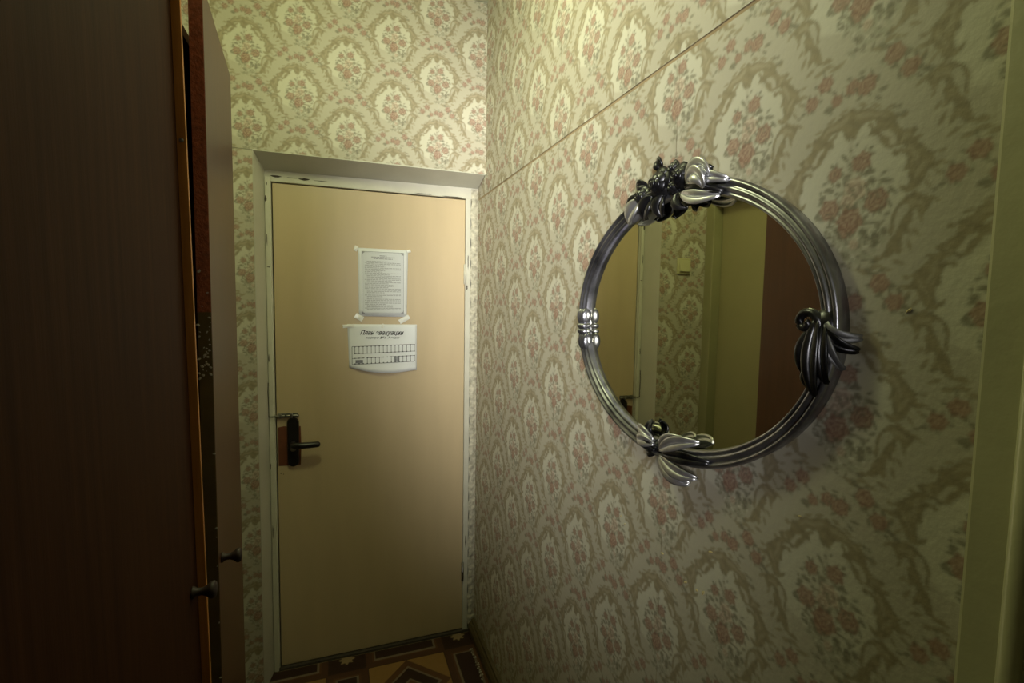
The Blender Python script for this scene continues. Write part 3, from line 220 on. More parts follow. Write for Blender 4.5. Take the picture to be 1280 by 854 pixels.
        if shade is not None:
            sh = np.clip(shade, .6, 1.5)[..., None]; c = c*sh if key not in 'rk' else c*sh+np.clip(sh-1.08, 0, 1)*np.array((.35, .62, .5))
        for ox, oy in ((0, 0), (PH, PV/2)):
            ix = np.round((x+ox)*RES).astype(int) % TW; iy = np.round((y+oy)*RES).astype(int) % TH
            g = np.ix_(iy, ix); a = al[..., None]
            img[g] = img[g]*(1-a)+c*a
    # very light blur, as a worn print
    for ax in (0, 1): img = (np.roll(img, 1, ax)+2*img+np.roll(img, -1, ax))/4
    return img
TILE = paint_tile()
def sample_tile(u, z):            # metres relative to the repeat's anchor
    fx = (u*1000*RES) % TW; fy = (z*1000*RES) % TH
    x0 = fx.astype(int) % TW; y0 = fy.astype(int) % TH; x1 = (x0+1) % TW; y1 = (y0+1) % TH
    tx = (fx-np.floor(fx))[..., None]; ty = (fy-np.floor(fy))[..., None]
    return (TILE[y0, x0]*(1-tx)+TILE[y0, x1]*tx)*(1-ty)+(TILE[y1, x0]*(1-tx)+TILE[y1, x1]*tx)*ty
def sheet(name, us, zs, place, au, az, parent, ma=None, colfn=None, dz=0):
    """A printed sheet as a fine grid with the print in a colour attribute. place(u, z) -> xyz arrays."""
    us = np.asarray(us); zs = np.asarray(zs); U, Z = np.meshgrid(us, zs); n, k = len(us), len(zs)
    co = place(U, Z).reshape(-1, 3).astype(np.float32)
    col = (colfn(U, Z) if colfn else sample_tile(U-au, Z-az)).reshape(-1, 3)
    idx = np.arange(n*k).reshape(k, n)
    q = np.stack([idx[:-1, :-1], idx[:-1, 1:], idx[1:, 1:], idx[1:, :-1]], -1).reshape(-1, 4).astype(np.int32)
    me = bpy.data.meshes.new(name); me.vertices.add(n*k); me.vertices.foreach_set('co', co.ravel())
    me.loops.add(q.size); me.loops.foreach_set('vertex_index', q.ravel())
    me.polygons.add(len(q)); me.polygons.foreach_set('loop_start', np.arange(0, q.size, 4, dtype=np.int32))
    me.polygons.foreach_set('loop_total', np.full(len(q), 4, np.int32))
    me.update(calc_edges=True)
    a = me.color_attributes.new('Col', 'FLOAT_COLOR', 'POINT'); rgba = np.ones((n*k, 4), np.float32); rgba[:, :3] = col
    a.data.foreach_set('color', rgba.ravel())
    me.materials.append(ma or PAPER); me.polygons.foreach_set('use_smooth', np.ones(len(q), bool))
    o = bpy.data.objects.new(name, me); return link(o, parent)

# ---------------------------------------------------------------- the room shell
HC = 2.86                        # ceiling height
RC = .119                        # depth of the door recess
NZ = 2.145                       # lintel height
NX = -.908                       # left side of the recess
XL = -1.2                        # left wall
YB = -2.45                       # wall with the opening behind the viewer
floor_base = struct(box('floor', (-2.6, -5, -.1), (1.6, RC+.06, -.002), GAPBROWN))
struct(box('ceiling', (-2.6, -5, HC), (1.6, .4, HC+.08), CEIL))
# wall_back: body with the recess left open
wb = struct(boxes('wall_back', [((NX, .002, NZ), (0, .4, HC)), ((-1.4, .002, 0), (NX, .4, HC)), ((NX, RC+.06, 0), (.0, .4, NZ))], PLASTER))
wr = struct(boxes('wall_right', [((.0005, -1.83, 0), (.2, .4, HC)), ((.002, -5, 0), (.2, -2.3, HC)), ((.002, -2.3, 2.2), (.2, -1.83, HC))], GAPBROWN))
wl = struct(boxes('wall_left', [((-1.4, -.05, 0), (XL, .002, HC)), ((-1.4, -.72, 2.12), (XL, -.05, HC)), ((-1.4, YB, 0), (XL, -.72, HC))], PLASTER))
DIM = mat('dim_room_paint', (.16, .15, .11), .9)
struct(boxes('wall_near', [((-2.6, YB-.12, 0), (-1.15, YB, HC)), ((-.06, YB-.12, 0), (.0, YB, HC)), ((-1.15, YB-.12, 2.35), (-.06, YB, HC)), ((-.60, YB-.12, 0), (-.06, YB, 2.35))], DIM))  # unseen; opening narrowed so the window light fades along the right wall
struct(boxes('wall_far_room', [((-2.68, -5, 0), (-2.6, YB, HC)), ((-2.6, -5.08, 0), (.2, -5, HC))], DIM))

AU, AZ = 1.6476, 1.8223          # anchor of the repeat on the right wall
JZ = 2.059                       # height of the joint between the upper and lower sheets
def ugrid(a, b):                 # finer towards the viewer
    out = [a]
    while out[-1] < b-1e-6: out.append(min(b, out[-1]+(.0036 if out[-1] < .9 else .0022)))
    return out
seams = [-RC+.0, .225, .759, 1.299, 1.828]
for i in range(4):
    a, b = seams[i], seams[i+1]-.0006
    us = ugrid(a, b)
    off = (0, .000, .0, 0)[i]
    for z0, z1 in ((.0, JZ-.0040), (JZ+.0040, HC)):
        zs = np.linspace(z0, z1, int((z1-z0)/.0028)+2)
        def place(U, Z, a=a, b=b):
            curl = .0006*np.exp(-(np.minimum(U-a, b-U)/.006)**2)*(1+np.sin(Z*40+a*9))*.5
            wav = .0006*np.sin(U*7+Z*3)+.0004*np.sin(Z*11-U*5)
            return np.stack([-.0012-curl-np.abs(wav), -U, Z+0*U], -1)
        sheet('wallpaper_strip', us, zs, place, AU+off, AZ, wr)
# small torn flecks of the right wall's paper
TORN = mat('torn_fleck', (.66, .55, .28), .8, noise=.3, nscale=60)
for j_, (y_, z_) in enumerate([(-1.3756, 1.0611), (-1.4064, 1.0628), (-1.4229, 1.0677), (-1.1473, 1.0958), (-1.1649, 1.0842), (-1.3036, 1.0822), (-1.4359, 1.1505), (-1.6064, 1.2872), (-0.7382, 0.6827), (-1.7296, 1.5819)]):
    rr_ = random.Random(j_); w_, h_, a_ = rr_.uniform(.003, .007), rr_.uniform(.0012, .003), rr_.uniform(-1, .3); v_ = []
    for i_ in range(7):
        t_ = 2*PI*i_/7; p_, q_ = w_*math.cos(t_)*rr_.uniform(.5, 1), h_*math.sin(t_)*rr_.uniform(.5, 1)
        v_.append((-.0028, y_+p_*math.cos(a_)-q_*math.sin(a_), z_+p_*math.sin(a_)+q_*math.cos(a_)))
    v_ += [(-.0012, b_, c_) for a2_, b_, c_ in v_]+[(-.0040, y_, z_)]
    obj('torn_fleck', v_, [(i_, (i_+1) % 7, 14) for i_ in range(7)]+[(i_, 7+i_, 7+(i_+1) % 7, (i_+1) % 7) for i_ in range(7)], TORN, wr)
# back wall strips: above the lintel, left of the recess
BU, BZ = -.216, 2.335+.0
BS = [-1.2, -.741, -.2065, 0]
for i in range(3):
    a, b = BS[i], BS[i+1]-.0006
    us = np.arange(a, b, .0035); us = np.append(us, b)
    def place(U, Z): return np.stack([U, -.0012-.0005*np.sin(Z*5+U*4)**2, Z], -1)
    zs = np.arange(NZ+.002, HC, .0032)
    sheet('wallpaper_strip', us, zs, place, BU, BZ, wb)
us = np.append(np.arange(XL, NX-.002, .0035), NX-.002)
sheet('wallpaper_strip', us, np.arange(0, NZ+.002, .0035), lambda U, Z: np.stack([U, -.0012+0*U, Z], -1), BU, BZ, wb)
# left wall above its door
us = np.append(np.arange(.0, .72, .004), .72)
sheet('wallpaper_strip', us, np.arange(2.19, HC, .004), lambda U, Z: np.stack([XL+.0012+0*U, -U, Z], -1), .3, 2.3, wl)

# reveal of the recess (painted plaster sides and soffit)
ZB = 2.103                       # the soffit falls towards the frame
struct(obj('trim_1', [(NX-.001, -.0015, 0), (NX, -.0015, 0), (-.8835, RC, 0), (NX-.001, RC, 0), (NX-.001, -.0015, NZ), (NX, -.0015, NZ), (-.8835, RC, ZB), (NX-.001, RC, ZB),
    (-.0035, -.0015, NZ), (-.0035, RC, ZB+.006), (-.0035, RC, NZ+.04), (NX-.001, RC, NZ+.04), (NX-.001, -.0015, NZ+.004), (-.0035, -.0015, NZ+.004)],
    [(0, 1, 5, 4), (1, 2, 6, 5), (0, 4, 7, 3), (2, 3, 7, 6), (0, 3, 2, 1), (5, 6, 9, 8), (6, 7, 11, 10, 9), (4, 5, 8, 13, 12), (12, 13, 10, 11), (8, 9, 10, 13), (4, 12, 11, 7)], REVEAL))
tr = bpy.data.objects['trim_1']
# door frame boards
TOPF = 2.057
fr = struct(box('trim_2', (-.906, RC, 0), (-.8615, RC+.05, 2.112), WHITE, None, .003))
fl = box('frame_board', (-.058, RC-.002, .0), (-.034, RC+.05, TOPF+.04), WHITE, fr, .002)
ft = box('frame_board', (-.905, RC-.003, TOPF+.004), (-.0, RC+.05, NZ-.001), WHITE, fr, .003)
fst = box('frame_stop', (-.884, RC-.012, .0), (-.8645, RC+.0, TOPF+.02), WHITE, fr, .003)
# ragged strip of papered plaster between frame and right wall
vs, fs = [], []
for k in range(161):
    z = (TOPF+.05)*k/160; w = .004*math.sin(k*1.7)+.003*math.sin(k*.53+2)
    vs += [(-.034+.003*math.sin(k*.9), RC-.002, z), (-.018+w*.6, RC-.010+.002*math.sin(k*2.3), z), (.001, RC-.004, z)]
for k in range(160):
    a = 3*k; fs += [(a, a+1, a+4, a+3), (a+1, a+2, a+5, a+4)]
obj('torn_strip', vs, fs, SCRAP, fr)
# paint chips
def chip(name, pts, th, ma, parent, ax=1):
    n = len(pts); v = [Vector(p) for p in pts]; d = Vector((0, -th, 0)) if ax == 1 else Vector((-th, 0, 0))
    return obj(name, v+[p+d for p in v], [tuple(range(n, 2*n)), tuple(range(n))[::-1]]+[(i, (i+1) % n, n+(i+1) % n, n+i) for i in range(n)], ma, parent)
def blob(cx, cz, rx, rz, y, n=11, seed=0):
    rr = random.Random(seed)
    return [(cx+rx*math.cos(2*PI*i/n)*(.6+.5*rr.random()), y, cz+rz*math.sin(2*PI*i/n)*(.6+.5*rr.random())) for i in range(n)]
for j, (cx, cz, rx, rz, y) in enumerate([(-.842, 2.083, .022, .0045, RC-.003), (-.735, 2.081, .024, .005, RC-.003), (-.785, 2.082, .02, .0012, RC-.003), (-.67, 2.080, .03, .0012, RC-.003),
        (-.25, 2.066, .05, .0016, RC-.003), (-.12, 2.063, .05, .003, RC-.003), (-.88, 1.99, .004, .014, RC-.012), (-.876, 2.05, .0025, .008, RC-.012), (-.878, 1.83, .0018, .03, RC-.012),
        (-.874, 1.72, .008, .0022, RC-.012), (-.88, 1.35, .002, .02, RC-.012), (-.882, .9, .002, .015, RC-.012), (-.878, .62, .002, .03, RC-.012), (-.046, 1.78, .002, .04, RC-.002), (-.05, 1.66, .004, .012, RC-.002), (-.046, .45, .003, .03, RC-.002)]):
    chip('paint_chip', blob(cx, cz, rx, rz, y, seed=j), .0012, CHIPGAP, fr)

# ---------------------------------------------------------------- door_1, the beige leaf
DY = RC+.004
d1 = struct(box('door_1', (-.857, DY, .012), (-.0595, DY+.04, TOPF), DOORM, None, .0015))
box('door_gap_shade', (-.9, RC-.01, -.002), (.0, RC+.06, .008), CHIPGAP, floor_base)  # dark strip stands in for the shade in the gap under the door
# handle
YD = DY-.0005
hp = obj('handle_plate', *(lambda n: (
    [(-.7955+.0205*math.cos(a)*(1), YD-.012, 1.042-.05+(.0815 if math.sin(a) > 0 else -.0815)+.0205*math.sin(a)) for a in [2*PI*(i+.5)/n for i in range(n)]] +
    [(-.7955+.024*math.cos(a), YD, 1.042-.05+(.0815 if math.sin(a) > 0 else -.0815)+.024*math.sin(a)) for a in [2*PI*(i+.5)/n for i in range(n)]],
    [tuple(range(n))]+[(i, n+i, n+(i+1) % n, (i+1) % n) for i in range(n)]+[tuple(range(n, 2*n))[::-1]]))(32), BLACKP, d1)
hz = .988
tube('handle_lever', [(-.7955, YD-.008, hz), (-.7955, YD-.03, hz), (-.7945, YD-.046, hz), (-.785, YD-.052, hz), (-.76, YD-.053, hz-.001), (-.73, YD-.052, hz-.001), (-.71, YD-.050, hz-.001), (-.695, YD-.047, hz-.001), (-.690, YD-.045, hz-.001)],
     [.011, .011, .012, .0135, .0135, .013, .0125, .012, .007], BLACKP, hp, 14)
lathe('keyhole_collar', [(.011, 0), (.011, .004), (.008, .006), (.0, .006)], STEEL, hp, 20).matrix_local = Matrix.Translation((-.7955, YD-.011, .965)) @ Matrix.Rotation(PI/2, 4, 'X')
vs = blob(0, 0, 1, 1, 0)
chip('paint_patch', [(-.853, YD, .894), (-.768, YD, .892), (-.764, YD, .97), (-.766, YD, 1.058), (-.80, YD, 1.056), (-.83, YD, 1.062), (-.853, YD, 1.058)], .0008, RUST, d1)
# bolt latch
bt = box('door_bolt', (-.853, YD-.004, 1.098), (-.775, YD, 1.117), STEEL, d1, .001)
tube('bolt_rod', [(-.905, YD-.012, 1.1075), (-.84, YD-.012, 1.1075), (-.785, YD-.012, 1.1075), (-.770, YD-.012, 1.106)], .0042, STEEL, bt, 10)
for xx in (-.842, -.80): boxes('bolt_bracket', [((xx-.005, YD-.019, 1.098), (xx+.005, YD, 1.117))], STEEL, bt, .002)
tube('bolt_knob', [(-.822, YD-.012, 1.1075), (-.822, YD-.024, 1.117)], .003, STEEL, bt)
tube('hook_wire', [(-.884, RC-.014, 1.25), (-.886, RC-.016, 1.21), (-.884, RC-.016, 1.15), (-.884, RC-.016, 1.107), (-.868, RC-.016, 1.105)], .0014, CHIPGAP, fr, 6)
# hinges
for hzz in (1.72, .30):
    h = lathe('hinge', [(.0, -.045), (.006, -.045), (.006, -.002), (.0072, 0), (.006, .002), (.006, .045), (.0, .047)], WHITE if hzz > 1 else STEEL, d1, 14)
    h.location = (-.0600, DY-.006, hzz)
for xx, zz in ((-.845, .86), (-.835, .857)): box('nail_hole', (xx-.0015, YD-.0008, zz-.0015), (xx+.0015, YD+.001, zz+.0015), CHIPGAP, d1)

# ---------------------------------------------------------------- papers on the door
def quad_sheet(name, c, ma, y, nx=14, nz=10, curl=.004, parent=None, th=.0004, curlfn=None):
    """c: TL, TR, BR, BL in (x, z)"""
    vs = []
    for j in range(nz+1):
        t = j/nz
        for i in range(nx+1):
            s = i/nx
            x = (c[0][0]*(1-s)+c[1][0]*s)*(1-t)+(c[3][0]*(1-s)+c[2][0]*s)*t
            z = (c[0][1]*(1-s)+c[1][1]*s)*(1-t)+(c[3][1]*(1-s)+c[2][1]*s)*t
            d, dz = curlfn(s, t) if curlfn else (0, 0)
            vs.append((x, y-d, z+dz))
    fs = [(j*(nx+1)+i, (j+1)*(nx+1)+i, (j+1)*(nx+1)+i+1, j*(nx+1)+i+1) for j in range(nz) for i in range(nx)]
    o = obj(name, vs, fs, ma, parent, True)
    md = o.modifiers.new('thick', 'SOLIDIFY'); md.thickness = th; md.offset = -1
    return o
YP = YD-.0016
nt = quad_sheet('notice_sheet', [(-.529, 1.817), (-.318, 1.816), (-.324, 1.522), (-.527, 1.525)], PAPERW, YP, curlfn=lambda s, t: (.0015*math.sin(s*PI)*t, 0))
tag(nt, 'bordered printed notice sheet taped on the beige door, the upper of the two sheets', 'paper')
def flat_rects(name, rects, y, ma, parent):   # rects (x0, z0, x1, z1)
    vs, fs = [], []
    for x0, z0, x1, z1 in rects:
        k = len(vs); vs += [(x0, y, z0), (x1, y, z0), (x1, y, z1), (x0, y, z1)]; fs.append((k, k+1, k+2, k+3))
    return obj(name, vs, fs, ma, parent)
YI = YP-.0022
flat_rects('printed_ground', [(-.508, 1.542, -.342, 1.796)], YI+.0004, PAPERG, nt)
bd = []
for (a, b, w) in ((-.5145, -.3375, .0018), (-.5095, -.3425, .0008)):
    z0, z1 = (1.534, 1.803) if w > .001 else (1.539, 1.798)
    bd += [(a, z0, a+w, z1), (b-w, z0, b, z1), (a, z0, b, z0+w), (a, z1-w, b, z1)]
for sx, sz in ((-.5145, 1.534), (-.3375, 1.534), (-.5145, 1.803), (-.3375, 1.803)):
    dx = 1 if sx < -.4 else -1; dz = 1 if sz < 1.65 else -1
    for k in range(5): bd.append(tuple(v for v in (min(sx, sx+dx*(.014-.0028*k)), min(sz+dz*.0026*k, sz+dz*(.0026*k+.0018)), max(sx, sx+dx*(.014-.0028*k)), max(sz+dz*.0026*k, sz+dz*(.0026*k+.0018)))))
flat_rects('printed_border', bd, YI, INKG, nt)
rr = random.Random(11); rows = []
z = 1.788
for k, (w0, w1) in enumerate([(-.44, -.41), (-.475, -.375), (-.465, -.385)]):
    x = w0
    while x < w1: q = rr.uniform(.006, .014); rows.append((x, z-.0032, min(x+q, w1), z)); x += q+.002
    z -= .0065
z -= .006
while z > 1.553:
    x0 = -.502 if rr.random() < .6 else -.494; x1 = -.350-(rr.uniform(.03, .08) if rr.random() < .22 else 0)
    x = x0
    while x < x1: q = rr.uniform(.005, .017); rows.append((x, z-.0022, min(x+q, x1), z)); x += q+.0022
    z -= .0056
flat_rects('printed_lines', rows, YI, INKG, nt)

ep = quad_sheet('evacuation_plan_sheet', [(-.575, 1.49), (-.279, 1.489), (-.279, 1.282), (-.569, 1.302)], PAPERW, YP, 24, 14,
    curlfn=lambda s, t: (.010*t*t*math.sin(s*PI)**.7, -.018*t*t*math.sin(min(1, s*1.05)*PI)))
tag(ep, 'landscape evacuation plan sheet with curling lower edge taped on the beige door below the notice', 'paper')
def ecurl(x, z):        # depth of the curled sheet at a point of it
    s = (x+.575)/.296; t = max(0, min(1, (1.49-z)/.2)); return .010*t*t*math.sin(max(0, min(1, s))*PI)**.7
def lines(name, segs, w, ma, parent, off=.0012):
    vs, fs = [], []
    for (x0, z0, x1, z1) in segs:
        n = max(1, int(math.hypot(x1-x0, z1-z0)/.012)); dx, dz = x1-x0, z1-z0; L = math.hypot(dx, dz) or 1; nx, nz = -dz/L*w/2, dx/L*w/2
        k = len(vs)
        for i in range(n+1):
            x, zz = x0+dx*i/n, z0+dz*i/n; y = YP-ecurl(x, zz)-off
            vs += [(x+nx, y, zz+nz), (x-nx, y, zz-nz)]
        fs += [(k+2*i, k+2*i+1, k+2*i+3, k+2*i+2) for i in range(n)]
    return obj(name, vs, fs, ma, parent)
sg = []
def gy(x, v): return v-.0015*(x+.557)/.27*-6*.4     # the drawing rises a little to the right
def G(x0, z0, x1, z1): sg.append((x0, z0+(x0+.557)*.03, x1, z1+(x1+.557)*.03))
xs = [-.545+.0170*i for i in range(16)]
G(-.557, 1.392, -.289, 1.392); G(-.545, 1.361, -.289, 1.361)
for x in xs: G(x, 1.361, x, 1.392)
G(-.557, 1.315, -.557, 1.392); G(-.557, 1.315, -.289, 1.315)
G(-.557, 1.341, -.505, 1.341)
for x in xs[3:]:
    if -.43 < x < -.405: continue
    G(x, 1.315, x, 1.341)
G(-.497, 1.341, -.428, 1.341); G(-.40, 1.341, -.289, 1.341)
for i in range(5): G(-.543, 1.32+.003*i, -.512, 1.32+.003*i)
for i in range(6): G(-.377+.0035*i, 1.317, -.377+.0035*i, 1.339)
lines('plan_drawing', sg, .0017, INK, ep)
dots = []
for x in xs:
    for zz in (1.361, 1.3905, 1.341, 1.317): dots.append((x-.0022, zz+(x+.557)*.03, x+.0022, zz+(x+.557)*.03))
lines('wall_dots', dots, .0038, INK, ep, .0014)
for o_ in ep.children:
    if o_.name.startswith(('wall_dots', 'plan_drawing')): o_['kind'] = 'stuff'
for o_ in nt.children: o_['kind'] = 'stuff'
def text(body, x, z, size, name, parent, bold=0, shear=.35, w=None, ma=INK):
    cu = bpy.data.curves.new(name, 'FONT'); cu.body = body; cu.size = size; cu.shear = shear; cu.offset = bold; cu.align_x = 'CENTER'
    t = bpy.data.objects.new(name, cu); COL.objects.link(t)
    bpy.context.view_layer.update()
    me = bpy.data.meshes.new_from_object(t.evaluated_get(bpy.context.evaluated_depsgraph_get()))
    bpy.data.objects.remove(t); bpy.data.curves.remove(cu)
    co = np.empty(len(me.vertices)*3, np.float32); me.vertices.foreach_get('co', co); co = co.reshape(-1, 3)
    sx = 1 if not w else w/(co[:, 0].max()-co[:, 0].min())
    out = np.stack([x+co[:, 0]*sx, np.zeros(len(co)), z+co[:, 1]+co[:, 0]*sx*-.01], -1)
    for i in range(len(out)): out[i, 1] = YP-ecurl(out[i, 0], out[i, 2])-.0012
    me.vertices.foreach_set('co', out.ravel()); me.materials.clear(); me.materials.append(ma); me.update()
    return link(bpy.data.objects.new(name, me), parent)
text('План эвакуации', -.433, 1.444, .026, 'title_lettering', ep, .0006, .45, .187)
text('корпус №1, 7 этаж', -.43, 1.4265, .013, 'subtitle_lettering', ep, .0001, .5, .145)
def tape(cx, cz, L_, w, ang, parent, seed):
    ca, sa = math.cos(math.radians(ang)), math.sin(math.radians(ang)); rr = random.Random(seed)
    pts = []
    for s, t in ((-.5, -.5), (0, -.5), (.5, -.5), (.53, 0), (.5, .5), (0, .48), (-.5, .5), (-.47, 0)):
        a, b = s*L_*(1+.06*rr.random()), t*w*(1+.1*rr.random()); pts.append((cx+a*ca-b*sa, YP-.0014-.0012, cz+a*sa+b*ca))
    v = [Vector(p) for p in pts]; ctr = Vector((cx, YP-.0014-.0036, cz)); n = len(v)
    bv = [p+Vector((0, .0018, 0)) for p in v]
    return obj('tape_piece', v+[ctr]+bv, [(i, (i+1) % n, n) for i in range(n)]+[((i+1) % n, i, n+1+i, n+1+(i+1) % n) for i in range(n)], TAPE, parent)
tape(-.571, 1.482, .045, .014, 4, ep, 1); tape(-.527, 1.52, .035, .022, -30, nt, 2); tape(-.335, 1.512, .048, .02, 30, nt, 3)
tape(-.428, 1.482, .018, .010, 80, ep, 4); tape(-.538, 1.813, .022, .014, 70, nt, 5); tape(-.315, 1.812, .016, .012, 20, nt, 6)

# ---------------------------------------------------------------- left wall door (seen in the mirror)
d2 = struct(box('door_2', (XL-.07, -.66, .01), (XL-.03, -.06, 2.10), OLIVED, None, .002))
t3 = struct(box('trim_3', (XL-.08, -.058, 0), (XL+.022, .0, 2.16), OLIVET, None, .004))
box('lintel_board', (XL-.08, -.72, 2.10), (XL+.022, -.058, 2.165), OLIVET, t3, .004)
box('jamb_board', (XL-.08, -.72, 0), (XL+.022, -.662, 2.10), OLIVET, t3, .004)
# light switch on the back wall
sw = empty('light_switch', (-1.045, -.0015, 1.792))
tag(sw, 'square cream light switch on the papered wall beside the door recess, seen in the mirror', 'light switch')
box('switch_plate', (-.04, -.010, -.04), (.04, 0, .04), PLAST, sw, .004)
bm = bmesh.new(); add_box(bm, (-.030, -.017, -.028), (.030, -.009, .030), .003)
for v in bm.verts:
    if v.co.y < -.014: v.co.y += v.co.z*.12
from_bm('switch_rocker', bm, PLAST, sw)

# ---------------------------------------------------------------- right: casing at the viewer's side
t4 = struct(box('trim_4', (-.021, -1.846, 0), (.001, -1.808, 2.30), CASING, None, .004))
def bead(name, x, y, r, z0, z1, ma, parent):
    n = 16; vs = [(x+r*math.cos(2*PI*i/n), y+r*math.sin(2*PI*i/n), z) for z in (z0, z1) for i in range(n)]
    return obj(name, vs, [(i, (i+1) % n, n+(i+1) % n, n+i) for i in range(n)]+[tuple(range(n))[::-1], tuple(range(n, 2*n))], ma, parent, True)
bead('casing_bead', -.024, -1.853, .009, 0, 2.30, CASING, t4)
box('casing_board', (-.024, -1.93, 0), (.001, -1.853, 2.30), CASING, t4, .004)
box('door_jamb', (-.012, -1.99, 0), (.2, -1.93, 2.25), CASING, t4, .003)

# ---------------------------------------------------------------- floor covering and baseboard
def floor_col(U, Z):
    # U = x, Z = y; printed parquet panels of .501 m
    P = .501
    x = ((U+.0895+P/2) % P)-P/2; y = ((Z-.091+P/2) % P)-P/2          # star at the origin
    ax, ay = np.abs(x), np.abs(y)
    c = np.empty(U.shape+(3,)); c[:] = (.085, .035, .016)                    # dark board
    cx = ((U+.0895) % P)-P/2; cy = ((Z-.091) % P)-P/2; bx, by = np.abs(cx), np.abs(cy)
    def put(mask, col): c[mask] = col
    yel, dk, mid, pale = (.30, .165, .05), (.035, .014, .008), (.12, .05, .02), (.20, .15, .10)
    put((bx < .165) & (by < .165), yel)
    put((bx+by < .165), mid); put((bx+by < .125), pale); put((bx+by < .113), dk)
    put((bx+by < .05), pale); put((bx+by < .04), mid)
    hr = (bx < .145) & (ay < .055); put(hr, mid); put((bx < .137) & (ay < .047), pale); put((bx < .129) & (ay < .037), dk)
    vr = (by < .145) & (ax < .055); put(vr, mid); put((by < .137) & (ax < .047), pale); put((by < .129) & (ax < .037), dk)
    put((ax < .078) & (ay < .078), dk)
    d = np.hypot(ax, ay); th = np.arctan2(ay, ax)
    put(d < .028+.006*np.cos(8*th), (.30, .21, .11))
    # border of each block
    put((bx < .1665) & (by < .1665) & ((bx > .163) | (by > .163)), dk)
    return c
sheet('linoleum', np.arange(-1.2, .003, .003), np.arange(-1.0, RC-.012, .003), lambda U, Z: np.stack([U, Z, 0*U+.0005], -1), 0, 0, floor_base, LINO, floor_col)
sheet('linoleum', np.arange(-1.2, .003, .01), np.arange(YB, -.998, .01), lambda U, Z: np.stack([U, Z, 0*U+.0005], -1), 0, 0, floor_base, LINO, floor_col)
prof = [(0, .0), (-.030, .0), (-.030, .030), (-.022, .044), (-.016, .048), (-.014, .056), (-.003, .060), (0, .060)]
vs = [(x, y, z) for y in (-1.80, RC-.003) for x, z in prof]; n = len(prof)
bb = struct(obj('baseboard_right', [(v[0]-.001, v[1], v[2]) for v in vs], [(i, (i+1) % n, n+(i+1) % n, n+i) for i in range(n)]+[tuple(range(n))[::-1], tuple(range(n, 2*n))], BASEB))
# crumbs of plaster lying by the baseboard
rr = random.Random(5); bm = bmesh.new()
for k in range(34):
    mloc = Matrix.Translation((-.043-rr.random()*.014, -.02-rr.random()*.20, .0035)) @ Matrix.Rotation(rr.random()*6, 4, 'Z') @ Matrix.Diagonal((rr.uniform(.5, 1.6), 1, .7, 1))
    bmesh.ops.create_icosphere(bm, subdivisions=1, radius=rr.uniform(.0018, .0042), matrix=mloc)
cb = from_bm('plaster_crumbs', bm, SCRAP); tag(cb, 'pale plaster crumbs lying on the floor along the right baseboard', 'debris', kind='stuff')

# ---------------------------------------------------------------- wardrobe on the left
wd = empty('wardrobe', (-1.03, -1.2, 0))
tag(wd, 'tall dark red-brown wooden wardrobe along the left wall with both doors ajar', 'wardrobe')
def wbox(name, a, b, ma, parent=None, bev=.001):
    o = box(name, a, b, ma, parent, bev); o.parent = wd; o.location = -wd.location; return o
XF = -.885
wbox('side_panel', (XL+.006, -.71, .0), (XF, -.69, 2.095), WARD)
wbox('side_panel', (XL+.006, -1.84, .0), (XF, -1.82, 2.095), WARD)
wbox('top_panel', (XL+.006, -1.82, 2.073), (XF, -.71, 2.093), WARD)
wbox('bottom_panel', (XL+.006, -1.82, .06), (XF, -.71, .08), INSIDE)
wbox('plinth', (XF-.03, -1.82, .0), (XF-.012, -.71, .06), WARD)
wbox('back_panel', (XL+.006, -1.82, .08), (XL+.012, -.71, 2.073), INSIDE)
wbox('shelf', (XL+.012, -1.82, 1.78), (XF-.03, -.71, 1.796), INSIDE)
def knob(parent, loc, rot):
    k = lathe('knob', [(.0, 0), (.0115, 0), (.0115, .003), (.0075, .008), (.007, .017), (.0105, .025), (.0155, .031), (.0165, .036), (.014, .040), (.006, .042), (.0, .042)], KNOBM, parent, 24)
    k.scale = (.84,)*3; k.location = loc; k.rotation_euler = rot; return k
# far door: local x = thickness (outer face at 0, going -), local y from hinge (0) towards the viewer (-)
L2 = math.hypot(.833-.8586, .39)
dd = box('door', (-.022, -L2, .06), (0, 0, 2.128), WARD2, None, .0008)
dd.parent = wd; dd.location = Vector((-.8586, -.70, 0))-wd.location; dd.rotation_euler = (0, 0, math.atan2(.0256, .39))
ANG2 = dd.rotation_euler.z
bmx = box('chipboard_strip', (-.0215, -L2-.0016, 1.56), (-.0005, -L2+.0004, 2.128), CHIPB, dd)
bmx['label'] = 'bare red chipboard edge'
box('edge_strip', (-.0215, -L2-.0016, .06), (-.0005, -L2+.0004, 1.56), EDGEO, dd)
rr = random.Random(9); bm = bmesh.new()
for k in range(44):
    zz = 1.44+abs(rr.gauss(0, .09)) if k < 36 else rr.uniform(.6, 1.4)
    xx = -.0215+rr.random()*.02 if k < 36 else -.002
    mt = Matrix.Translation((xx, -L2-.0022, zz)) @ Matrix.Rotation(rr.random()*6, 4, 'Y') @ Matrix.Diagonal((rr.uniform(.6, 2.2), .35, 1, 1))
    bmesh.ops.create_icosphere(bm, subdivisions=1, radius=rr.uniform(.0010, .0026), matrix=mt)
fk = from_bm('edge_flakes', bm, PLASTER, dd); fk['kind'] = 'stuff'; fk['label'] = 'pale torn flakes on the edge'
knob(dd, (0, -L2+.034, 1.085), (0, PI/2, 0))
# near door
L1 = .62
dn = box('door', (-.020, -L1, .06), (0, 0, 2.128), WARD, None, .0008)
dn.parent = wd; dn.location = Vector((-.8530, -1.190, 0))-wd.location
bt2 = box('edge_batten', (-.020, -.0005, .06), (.0125, .006, 2.128), BATTEN, dn, .001); bt2['label'] = 'orange wood batten along the door edge'
dn.location.x += .000
